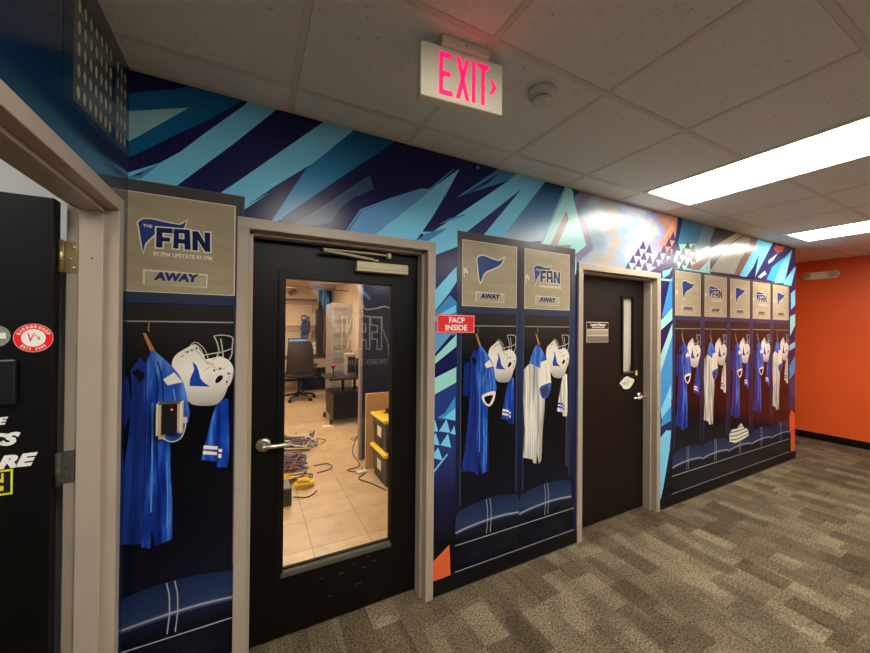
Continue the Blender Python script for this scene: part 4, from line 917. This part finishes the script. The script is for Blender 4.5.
# ---------------------------------------------------------------- equipment room, closet and office shells
ym = .15
RX = 1.98
rs = MB()
struct(MB().box(-1.6, 2.1, 8.2, 8.3, 0, 2.7, 'beige_paint'), 'wall_room_back')
struct(MB().box(-1.6, -1.5, ym, 8.2, 0, 2.7, 'beige_paint'), 'wall_room_left')
struct(MB().box(RX, RX+.1, ym, 8.2, 0, 2.7, 'beige_paint'), 'wall_room_right')
mat('navy_flat', (28, 30, 52), rough=.5); mat('lilac_paint', (140, 122, 128), rough=.5)
struct(MB().box(1.175, RX, 2.30, 2.36, 0, 2.65, 'navy_flat').box(1.145, 1.175, 2.295, 2.365, 0, 2.65, 'lilac_paint'), 'wall_room_partition')
struct(MB().box(-1.6, 2.1, ym, 8.3, 2.65, 2.7, 'beige_paint'), 'ceiling_equipment_room')
for i, (x, y) in enumerate(((.2, 1.6), (1.0, 3.9), (.3, 6.2))):
    t = thing('ceiling_light', (x, y, 2.65), ['ceiling panel light just inside the glazed door room', 'ceiling panel light over the middle of the equipment room', 'ceiling panel light at the far end of the equipment room'][i], 'light', 'ceiling lights in the equipment room')
    MB().box(x-.3, x+.3, y-.6, y+.6, 2.635, 2.65, 'frame_paint').build('frame', t); MB().box(x-.28, x+.28, y-.58, y+.58, 2.630, 2.635, 'lens_room').build('diffuser', t)
struct(MB().box(2.08, 4.4, 2.4, 2.5, 0, 2.7, 'beige_paint').box(4.3, 4.4, ym, 2.4, 0, 2.7, 'beige_paint').box(2.08, 4.4, ym, 2.5, 2.65, 2.7, 'beige_paint'), 'wall_closet')
t = thing('ceiling_light', (3.1, 1.6, 2.65), 'ceiling panel light in the small room behind the brown door', 'light')
MB().box(2.8, 3.4, 1.3, 1.9, 2.63, 2.65, 'frame_paint').build('frame', t); MB().box(2.83, 3.37, 1.33, 1.87, 2.625, 2.63, 'lens_closet').build('diffuser', t)
struct(MB().box(-3.3, -3.2, YF, .12, 0, 2.7, 'white_paint').box(-3.2, XL-.12, .02, .12, 0, 2.7, 'white_paint').box(-3.2, XL-.12, YF-.1, YF, 0, 2.7, 'white_paint'), 'wall_office')
struct(MB().box(-3.3, XL-.12, YF, .12, 2.6, 2.65, 'white_paint'), 'ceiling_office')
t = thing('ceiling_light', (-1.6, -1.2, 2.6), 'ceiling panel light in the office behind the open black door', 'light')
MB().box(-2.2, -1.0, -1.5, -.9, 2.585, 2.6, 'frame_paint').build('frame', t); MB().box(-2.17, -1.03, -1.47, -.93, 2.58, 2.585, 'lens_office').build('diffuser', t)

# ---------------------------------------------------------------- things on the ceiling and walls
labs = {(4, 0): 'long bright ceiling light nearest the camera above the brown door', (8, 0): 'bright ceiling light farther down by the orange wall',
        (2, 4): 'added fill light behind the camera to the right of the nearest one', (4, 4): 'added fill light behind the camera near the opposite wall', (0, 2): 'added fill light directly over the camera near the left wall', (8, 4): 'added fill light far down near the opposite wall'}
for i, j in lamps:  # visible troffers and the added fill ones share one build
    x0, x1, y0, y1 = hole(i, j)
    t = thing('ceiling_light', ((x0+x1)/2, (y0+y1)/2, H), labs[(i, j)], 'light', 'recessed ceiling lights of the hallway')
    m = MB().rbox(x0+.004, x0+.028, y0+.004, y1-.004, H-.006, H+.02, 'cream_plastic', .002).rbox(x1-.028, x1-.004, y0+.004, y1-.004, H-.006, H+.02, 'cream_plastic', .002)
    m.rbox(x0+.028, x1-.028, y0+.004, y0+.028, H-.006, H+.02, 'cream_plastic', .002).rbox(x0+.028, x1-.028, y1-.028, y1-.004, H-.006, H+.02, 'cream_plastic', .002)
    m.box(x0, x1, y0, y1, H+.07, H+.09, 'white_paint').box(x0, x0+.004, y0, y1, H, H+.07, 'white_paint').box(x1-.004, x1, y0, y1, H, H+.07, 'white_paint').box(x0, x1, y0, y0+.004, H, H+.07, 'white_paint').box(x0, x1, y1-.004, y1, H, H+.07, 'white_paint')
    m.build('frame', t)
    MB().box(x0+.028, x1-.028, y0+.028, y1-.028, H+.002, H+.008, 'lens_corridor').build('diffuser', t)
t = thing('exit_sign', (.677, -.72, H), 'cream exit sign with glowing red letters hanging from the ceiling', 'exit sign')
MB().rbox(.585, .775, -.755, -.685, H-.032, H-.0005, 'cream_plastic', .003).lathe((.68, -.7551, H-.016), (0, -1, 0), [(0, .003), (.001, .002)], 'dark_metal', 8).build('ceiling_mount', t)
MB().rbox(.511, .840, -.740, -.700, 2.374, H-.033, 'cream_plastic', .004).build('housing', t)
# stroked letters
m = MB(); y = -.7402; R = lambda a, b, c, d: m.box(a, b, y-.0006, y, c, d, 'exit_red')
z0, z1 = 2.393, 2.545
def L(x): return x
R(.580, .594, z0, z1); R(.594, .628, z1-.018, z1); R(.594, .624, 2.461, 2.478); R(.594, .632, z0, z0+.018)
for a, b in ((.645, .684), (.684, .645)):
    m.flat([(a, z0), (a+.015, z0), (b+.015, z1), (b, z1)], 'exit_red', None, y-.0004)
R(.709, .724, z0, z1); R(.748, .762, z0, z1); R(.732, .779, z1-.018, z1)
m.flat([(.786, 2.498), (.795, 2.498), (.812, 2.470), (.795, 2.442), (.783, 2.442), (.797, 2.470)], 'exit_red', None, y-.0004)
m.build('letters', t)
t.rotation_euler.z = -math.radians(6)
t = thing('smoke_detector', (1.11, -.68, H), 'small round white smoke detector on the ceiling tile beside the exit sign', 'smoke detector')
MB().lathe((1.11, -.68, H-.0005), (0, 0, -1), [(0, .060), (.014, .060), (.024, .052), (.030, .044)], 'white_plastic', 36).build('base', t)
MB().lathe((1.11, -.68, H-.030), (0, 0, -1), [(0, .036), (.007, .036)], 'dark_metal', 36).build('vent', t)
MB().lathe((1.11, -.68, H-.037), (0, 0, -1), [(0, .041), (.012, .040), (.020, .032), (.023, .015)], 'white_plastic', 36).build('sensor_cap', t)
t = thing('emergency_light', (XR, .11, 2.33), 'cream twin-head emergency light high on the orange wall', 'emergency light')
MB().rbox(XR-.055, XR-.0005, .02, .22, 2.325, 2.43, 'cream_plastic', .012, 3).build('body', t)
for yy in (.25, -.015):
    e = MB().lathe((XR-.03, yy, 2.378), (-1, 0, 0), [(0, .045), (.03, .055), (.045, .055), (.05, .046)], 'cream_plastic', 24).lathe((XR-.0795, yy, 2.378), (-1, 0, 0), [(0, .044), (.004, .034)], 'plaque_light', 24)
    e.build('lamp_head', t)
t = thing('warning_sign', (1.089, -.003, 1.54), 'red sign with dashed white border reading FACP INSIDE on the striped wall', 'sign')
MB().rbox(.958, 1.222, -.0065, -.0048, 1.538, 1.648, 'sign_red', .0006).build('plate', t)
m = MB(); y = -.0068
m.text('FACP', 'ink_white', 1.040, 1.150, 1.598, 1.632, y, bold=.035).text('INSIDE', 'ink_white', 1.016, 1.168, 1.553, 1.588, y, bold=.035)
n = 26
for i in range(n):
    x = .962+i*(.2565/n); m.box(x, x+.0055, y-.0002, y, 1.6405, 1.6445, 'ink_white').box(x, x+.0055, y-.0002, y, 1.5415, 1.5455, 'ink_white')
for i in range(11):
    z = 1.5435+i*.0095; m.box(.9615, .9655, y-.0002, y, z, z+.005, 'ink_white').box(1.2145, 1.2185, y-.0002, y, z, z+.005, 'ink_white')
m.build('lettering', t)
# card reader near the corner
cx = -.294
t = thing('card_reader', (cx, -.006, 1.12), 'small black card reader in a clear holder with white cable over the printed blue jersey', 'card reader')
MB().rbox(cx-.026, cx+.026, -.045, -.007, 1.125, 1.245, 'black_plastic', .004).build('body', t)
m = MB().rbox(cx-.042, cx-.037, -.055, -.007, 1.123, 1.250, 'paper', .001).rbox(cx+.037, cx+.042, -.055, -.007, 1.123, 1.250, 'paper', .001)
m.rbox(cx-.042, cx+.042, -.009, -.0055, 1.120, 1.252, 'bead_steel', .0015).rbox(cx-.037, cx+.037, -.052, -.007, 1.246, 1.251, 'bead_steel', .001)
m.rbox(cx-.037, cx-.027, -.050, -.0095, 1.125, 1.245, 'plaque_light', .001).rbox(cx+.027, cx+.037, -.050, -.0095, 1.125, 1.245, 'plaque_light', .001)
m.build('holder', t)
MB().lathe((cx+.008, -.0452, 1.222), (0, -1, 0), [(0, .003), (.0015, .002)], 'led_red', 10).build('indicator_light', t)
MB().tube(smooth([(cx-.035, -.02, 1.119), (cx-.028, -.022, 1.105), (cx+.005, -.020, 1.083), (cx+.035, -.016, 1.094), (cx+.048, -.010, 1.13), (cx+.050, -.009, 1.158)], 4, False), .0022, 'cable_white', 8).rbox(cx+.0425, cx+.056, -.02, -.007, 1.155, 1.180, 'white_plastic', .002).rbox(cx-.04, cx-.018, -.024, -.010, 1.100, 1.120, 'white_plastic', .002).build('cable', t)

# ---------------------------------------------------------------- equipment room furniture
def office_chair(x, y, s=1.0):
    t = thing('office_chair', (x, y, 0), 'dark mesh-back swivel office chair standing in front of the far desk', 'chair')
    P = lambda a, b, c: (x+a*s, y+b*s, c*s)
    m = MB()
    vs = []; nx, nz = 8, 8
    for j in range(nz+1):
        for i in range(nx+1):
            u = i/nx*2-1; v = j/nz; w = .235*(1-.12*v)*(1-.5*max(0, v-.85)/.15*.25); vs.append(P(u*w, -.20-.05*math.sin(v*3)+.05*u*u, .52+v*.60))
    fs = [(j*(nx+1)+i, j*(nx+1)+i+1, (j+1)*(nx+1)+i+1, (j+1)*(nx+1)+i) for j in range(nz) for i in range(nx)]
    m.add(vs, fs, 'chair_mesh', True); k = len(vs)
    m.add([(a, b+.03*s, c) for a, b, c in vs], [f[::-1] for f in fs], 'chair_mesh', True)
    o = m.build('backrest', t)
    e = [vs[i] for i in range(nx+1)]+[vs[j*(nx+1)+nx] for j in range(1, nz+1)]+[vs[nz*(nx+1)+i] for i in range(nx-1, -1, -1)]+[vs[j*(nx+1)] for j in range(nz-1, 0, -1)]
    MB().tube([(a, b+.015*s, c) for a, b, c in e], .017*s, 'black_plastic', 6, closed=True).build('back_frame', t)
    m = MB().rbox(x-.24*s, x+.24*s, y-.18*s, y+.28*s, .44*s, .52*s, 'chair_mesh', .03); m.build('seat', t)
    for q in (-1, 1):
        MB().tube([P(q*.22, 0, .45), P(q*.30, 0, .47), P(q*.30, 0, .66)], .014*s, 'black_plastic', 6).rbox(x+q*.30*s-.035, x+q*.30*s+.035, y-.12*s, y+.14*s, .66*s, .69*s, 'black_plastic', .01).build('armrest', t)
    MB().tube([P(0, 0, .10), P(0, 0, .44)], .028*s, 'black_plastic', 10).tube([P(0, -.05, .46), P(0, -.22, .56)], .02*s, 'black_plastic', 6).build('gas_lift', t)
    for i in range(5):
        a = .3+i*2*math.pi/5; dx, dy = math.cos(a), math.sin(a)
        l = MB().tube([P(0, 0, .12), P(dx*.31, dy*.31, .075)], [.026*s, .016*s], 'black_plastic', 6).build('leg', t)
        MB().lathe(P(dx*.31-dy*.02, dy*.31+dx*.02, .0305), (dy, -dx, 0), [(0, .03*s), (.045*s, .03*s)], 'black_rubber', 12).build('caster', l)
    return t
office_chair(.93, 6.35, 1.12)
# desk with monitor
t = thing('desk', (1.15, 7.3, 0), 'long dark equipment desk against the far wall', 'desk')
MB().rbox(.2, 1.95, 7.0, 7.75, .82, .86, 'desk_wood', .005).build('desk_top', t)
for x in (.25, 1.1, 1.9):
    for yy in (7.05, 7.65): MB().box(x-.025, x+.025, yy, yy+.05, 0, .82, 'dark_metal').build('leg', t)
MB().box(.25, 1.9, 7.05, 7.09, .30, .36, 'dark_metal').build('crossbar', t)
t = thing('computer_monitor', (1.02, 7.3, .86), 'black computer monitor with a pale blue screen above the office chair', 'monitor')
MB().rbox(.78, 1.24, 7.28, 7.32, .98, 1.30, 'black_plastic', .006).build('case', t); MB().box(.80, 1.22, 7.277, 7.2799, 1.01, 1.28, 'screen_blue').build('screen', t)
MB().box(.98, 1.04, 7.30, 7.34, .87, 1.0, 'black_plastic').rbox(.90, 1.12, 7.22, 7.40, .8605, .88, 'black_plastic', .004).build('stand', t)
def wire_shelf(z, lab, x0=.35, x1=1.55, y=8.2):
    t = thing('wire_shelf', ((x0+x1)/2, y, z), lab, 'shelf', 'wire shelves on the far wall')
    m = MB()
    for k in range(5): m.tube([(x0, y-.02-k*.07, z), (x1, y-.02-k*.07, z)], .006, 'wire_steel', 5)
    m.tube([(x0, y-.30, z-.13), (x1, y-.30, z-.13)], .006, 'wire_steel', 5)
    for k in range(int((x1-x0)/.06)+1): m.tube([(x0+k*.06, y-.01, z), (x0+k*.06, y-.30, z), (x0+k*.06, y-.30, z-.13)], .004, 'wire_steel', 4)
    m.build('wire_deck', t)
    for x in (x0+.1, x1-.1): MB().tube([(x, y-.28, z-.13), (x, y-.002, z-.35)], .008, 'wire_steel', 5).build('bracket', t)
wire_shelf(2.30, 'upper wire shelf fixed to the beige far wall')
wire_shelf(1.60, 'lower wire shelf fixed to the beige far wall above the monitor')
t = thing('security_camera', (.93, 8.2, 2.5), 'small grey camera on the far wall above the upper wire shelf', 'camera')
MB().tube([(.93, 8.199, 2.50), (.93, 8.08, 2.50)], .02, 'rack_grey', 8).build('mount', t); MB().lathe((1.0, 8.06, 2.56), (-.7, -.3, -.6), [(0, .05), (.20, .05), (.205, .03)], 'rack_grey', 14).build('body', t)
def speaker(x0, x1, y, z0, z1):
    t = thing('loudspeaker', ((x0+x1)/2, y+.15, z0), 'tall black cabinet with a red cable strip standing on the far desk', 'speaker')
    MB().rbox(x0, x1, y, y+.3, z0, z1, 'black_plastic', .01).build('cabinet', t)
    MB().tube(smooth([(x0+.16, y-.012, z1-.12), (x0+.18, y-.014, (z0+z1)/2+.15), (x0+.155, y-.012, (z0+z1)/2-.1), (x0+.17, y-.012, z0+.05)], 4, False), .022, 'cable_red', 8).build('red_cable', t)
speaker(1.42, 1.80, 7.1, .8605, 2.02)
# cable bundles on the desk
def tangle(name, c, r, h, n, m, rad, lab, cat='cable', seed=1, group=None, pts=9, kind=None):
    random.seed(seed); mb = MB()
    for k in range(n):
        P = [(c[0]+random.uniform(-1, 1)*r[0], c[1]+random.uniform(-1, 1)*r[1], c[2]+rad*1.2+random.random()*h) for _ in range(pts)]
        mb.tube(smooth(P, 5, True), rad, m if isinstance(m, str) else m[k % len(m)], 6, closed=True)
    return tag(mb.build(name), lab, cat, group, kind)
tangle('cable_bundle', (1.26, 7.17, .875), (.14, .08), .30, 5, 'cable_white', .012, 'tangle of white cables piled on the far desk beside the monitor', seed=3)
tangle('cable_bundle', (1.22, 7.70, 1.30), (.10, .06), .55, 5, ['cable_blue', 'cable_blue', 'steel_c'] if 0 else 'cable_blue', .014, 'blue cables hanging in loops left of the tall black cabinet', seed=5)
tag(MB().tube([(1.22, 8.199, 1.86), (1.22, 7.72, 1.83), (1.22, 7.70, 1.90)], .010, 'wire_steel', 6).build('wall_hook'), 'steel wall hook carrying the blue cables on the far wall', 'hook')
# equipment rack
t = thing('equipment_rack', (1.53, 5.2, 0), 'tall grey equipment rack standing behind the black rolling cart', 'rack')
MB().rbox(1.34, 1.74, 4.98, 5.55, .06, 2.03, 'rack_grey', .008).build('case', t)
for i in range(16): MB().box(1.37, 1.62, 4.968, 4.9795, .66+i*.082, .725+i*.082, 'rack_grey' if i % 3 else 'plaque_dark').build('module', t)
for x in (1.38, 1.70): MB().lathe((x-.02, 5.05, .0305), (1, 0, 0), [(0, .03), (.04, .03)], 'black_rubber', 12).build('caster', t)
MB().box(1.63, 1.72, 4.965, 4.9795, 1.0, 1.45, 'duct_foil').build('side_panel', t)
# black cart
t = thing('rolling_cart', (1.50, 4.3, 0), 'low black rolling cart with casters in front of the equipment rack', 'cart')
MB().rbox(1.18, 1.75, 3.95, 4.6, .09, .50, 'dark_metal', .01).build('cabinet', t)
MB().rbox(1.10, 1.85, 3.9, 4.65, .72, .75, 'black_plastic', .005).build('top', t)
for x in (1.4, 1.6): MB().box(x-.02, x+.02, 4.25, 4.3, .50, .72, 'dark_metal').build('post', t)
for x in (1.15, 1.7):
    for y in (4.0, 4.55): MB().lathe((x-.02, y, .0405), (1, 0, 0), [(0, .04), (.04, .04)], 'black_rubber', 12).tube([(x, y, .05), (x, y, .095)], .012, 'dark_metal', 6).build('caster', t)
t = thing('microphone_stand', (1.20, 4.1, .7505), 'dark desk microphone stand with magenta top on the cart', 'microphone')
MB().lathe((1.20, 4.1, .7505), (0, 0, 1), [(0, .06), (.015, .055), (.02, .01)], 'black_plastic', 16).tube([(1.20, 4.1, .765), (1.20, 4.1, .90)], .01, 'dark_metal', 8).build('stand', t)
MB().lathe((1.20, 4.1, .90), (0, 0, 1), [(0, .02), (.03, .045), (.05, .06), (.055, .05)], 'magenta', 14).build('head', t)
t = thing('side_box', (1.49, 4.35, .7505), 'grey gear box on top of the rolling cart', 'box'); MB().rbox(1.45, 1.60, 4.2, 4.45, .7505, 1.12, 'rack_grey', .01).build('case', t); MB().box(1.465, 1.585, 4.194, 4.1998, .80, 1.07, 'black_plastic').build('grille', t)
# door panel board leaning, bins
t = tag(MB().rbox(1.135, 1.62, 1.99, 2.03, 0.001, .835, 'cardboard', .003).build('cardboard_panel'), 'tan cardboard sheet standing behind the yellow-lidded bins', 'cardboard')
def bin_(x, y, z, lab):
    t = thing('storage_bin', (x, y, z), lab, 'storage bin', 'black bins with yellow lids')
    m = MB(); vs = []
    for zz, k in ((0, .88), (.30, 1.0)):
        for a, b in ((-.15, -.21), (.15, -.21), (.15, .21), (-.15, .21)): vs.append((x+a*k, y+b*k, z+zz))
    m.add(vs, [(3, 2, 1, 0), (0, 1, 5, 4), (1, 2, 6, 5), (2, 3, 7, 6), (3, 0, 4, 7)], 'black_plastic')
    for k in (-.08, .0, .08): m.box(x-.146, x-.138, y+k-.008, y+k+.008, z+.02, z+.29, 'black_plastic')
    m.build('body', t, bevel=.008)
    MB().rbox(x-.17, x+.17, y-.23, y+.23, z+.295, z+.33, 'lid_yellow', .012, 3).build('lid', t)
    MB().box(x-.09, x+.03, y-.2085, y-.2045, z+.12, z+.22, 'paper').build('paper_label', t); MB().box(x-.1485, x-.1445, y-.07, y+.05, z+.12, z+.22, 'paper').build('paper_label', t)
    return t
bin_(1.32, 1.66, 0.001, 'lower of the two black bins with yellow lids behind the door glass')
bin_(1.32, 1.66, .335, 'upper black bin with yellow lid stacked behind the door glass')
tangle('cable_bundle', (1.33, 1.66, .668), (.10, .14), .05, 4, 'cable_black', .008, 'black cable heap lying on the top yellow lid', seed=9)
# cables on the floor
tangle('cable_bundle', (.56, 3.15, 0), (.26, .32), .09, 7, ['cable_green', 'cable_black', 'cable_white', 'cable_purple'], .008, 'farthest heap of mixed cables on the tiled floor by the left edge of the glass', seed=11, group=None)
tangle('cable_bundle', (.42, 2.45, 0), (.16, .26), .10, 7, ['cable_purple', 'cable_blue', 'cable_red'], .008, 'middle heap of purple and blue cables on the tiled floor', seed=12)
tangle('cable_bundle', (.42, 2.04, 0), (.16, .06), .05, 5, ['cable_yellow', 'cable_black', 'cable_purple', 'cable_green'], .007, 'near heap of loose cables around the yellow coil on the tiled floor', seed=13)
m = MB()
for k in range(5):
    m.tube([(.47+(.070+.006*k+.008*math.sin(q*.9+k))*math.cos(q*math.pi/12)+.01*math.sin(k*2), 1.84+(.060+.007*math.cos(q*.7+k*2))*math.sin(q*math.pi/12), .009+.010*k+.004*math.sin(q*1.3+k)) for q in range(24)], .007, 'cable_yellow', 7, closed=True)
tag(m.build('cable_coil'), 'yellow coiled cable lying on the tiled floor behind the glass', 'cable')
def cable(pts, r, m, lab, closed=False):
    return tag(MB().tube(smooth(pts, 6, closed), r, m, 7, closed=closed).build('cable'), lab, 'cable')
cable([(.64, 2.12, .007), (.75, 2.15, .007), (.82, 2.22, .007), (.78, 2.34, .007), (.64, 2.34, .007)], .006, 'cable_purple', 'dark purple cable looping right across the tiled floor')
cable([(.84, 3.06, .007), (.88, 3.12, .007), (.93, 3.22, .007), (.88, 3.30, .007), (.84, 3.34, .007)], .006, 'cable_green', 'grey green cable loop reaching right of the far cable heap')
cable([(.36, 1.66, .006), (.46, 1.60, .006), (.53, 1.64, .006), (.57, 1.70, .006)], .005, 'cable_black', 'thin black cable curl in front of the yellow coil')
cable([(.62, 3.75, .006), (.45, 3.70, .006), (.30, 3.62, .2), (.27, 3.6, .6)], .006, 'cable_black', 'thin black cable rising from the far heap')
tag(MB().rbox(.22, .33, 1.50, 1.72, 0.001, .16, 'black_plastic', .012).build('power_adapter'), 'black power block on the tiled floor at the left edge of the glass', 'power adapter')
cable([(1.10, 1.88, .007), (1.0, 1.78, .007), (1.08, 1.62, .007), (1.13, 1.50, .007), (1.16, 1.42, .007)], .006, 'cable_black', 'black cable curving in front of the stacked bins')
cable([(1.08, 2.15, .35), (1.02, 2.2, .3), (1.08, 2.24, .26), (1.10, 2.15, .31)], .005, 'cable_white', 'white cable loop at the edge of the cardboard sheet', True)
cable([(1.08, 2.2, .3), (1.03, 2.15, .15), (1.10, 2.1, .02), (.95, 2.05, .007), (1.05, 1.95, .007), (1.11, 2.04, .01)], .006, 'cable_red', 'reddish cable hanging beside the cardboard sheet')
tag(MB().rbox(1.02, 1.13, 1.90, 1.96, 0.001, .02, 'white_plastic', .004).build('power_strip'), 'white power strip at the foot of the cardboard sheet', 'power strip')
tag(MB().box(1.02, 1.16, 3.9, 4.02, .001, .003, 'paper').build('paper_scrap'), 'pale paper scrap on the tiled floor beside the cart', 'paper')
t = thing('equipment_case', (1.25, 7.9, 0), 'black equipment case under the far desk', 'case')
MB().rbox(1.15, 1.75, 7.45, 7.62, .001, .55, 'black_plastic', .01).build('body', t); MB().box(1.40, 1.50, 7.44, 7.4499, .30, .33, 'wire_steel').build('handle', t)
t = thing('black_box', (1.62, 4.2, .751), 'black gear box at the right end of the rolling cart', 'box'); MB().rbox(1.64, 1.82, 4.0, 4.5, .7505, 1.02, 'black_plastic', .008).build('case', t); MB().box(1.66, 1.80, 3.994, 3.9998, .86, .93, 'rack_grey').build('front_panel', t)
t = thing('wall_panel', (1.3, 8.19, 2.2), 'dark cable board standing up the far wall right of the wire shelves', 'board')
MB().box(1.62, 1.95, 8.15, 8.199, .9, 2.6, 'dark_metal').build('board', t)
for k in range(4): MB().tube([(1.66+k*.07, 8.13, 1.0), (1.64+k*.075, 8.12, 1.8), (1.66+k*.07, 8.13, 2.58)], .008, ['cable_black', 'cable_white', 'cable_blue', 'cable_black'][k], 5).build('cable', t)
# overhead conduit and duct
t = thing('ceiling_duct', (1.5, 5, 2.6), 'foil duct hanging under the ceiling near the rack', 'duct')
MB().tube(smooth([(1.15, 5.5, 2.50), (1.4, 5.0, 2.45), (1.8, 4.6, 2.48)], 4, False), .08, 'duct_foil', 12).build('tube_run', t)
for k in range(2): MB().tube([(1.3+k*.3, 5.1-k*.3, 2.5), (1.3+k*.3, 5.1-k*.3, 2.65)], .01, 'dark_metal', 6).build('hanger_rod', t)
tag(MB().tube([(-.6, 6.0, 2.38), (1.9, 6.0, 2.38)], .012, 'duct_foil', 8).tube([(.2, 6, 2.38), (.2, 6, 2.65)], .008, 'dark_metal', 6).tube([(1.6, 6, 2.38), (1.6, 6, 2.65)], .008, 'dark_metal', 6).build('conduit'), 'thin metal conduit running across below the far room ceiling', 'conduit')
t = thing('tripod', (1.62, 3.2, 0), 'tripod stand with splayed legs beside the black partition', 'tripod')
for dx, dy in ((-.3, -.15), (.28, -.1), (.05, .3)): MB().tube([(1.62, 3.2, 1.0), (1.62+dx, 3.2+dy, 0.012)], .012, 'rack_grey', 6).build('leg', t)
MB().tube([(1.62, 3.2, .9), (1.62, 3.2, 1.6)], .012, 'rack_grey', 6).build('pole', t)
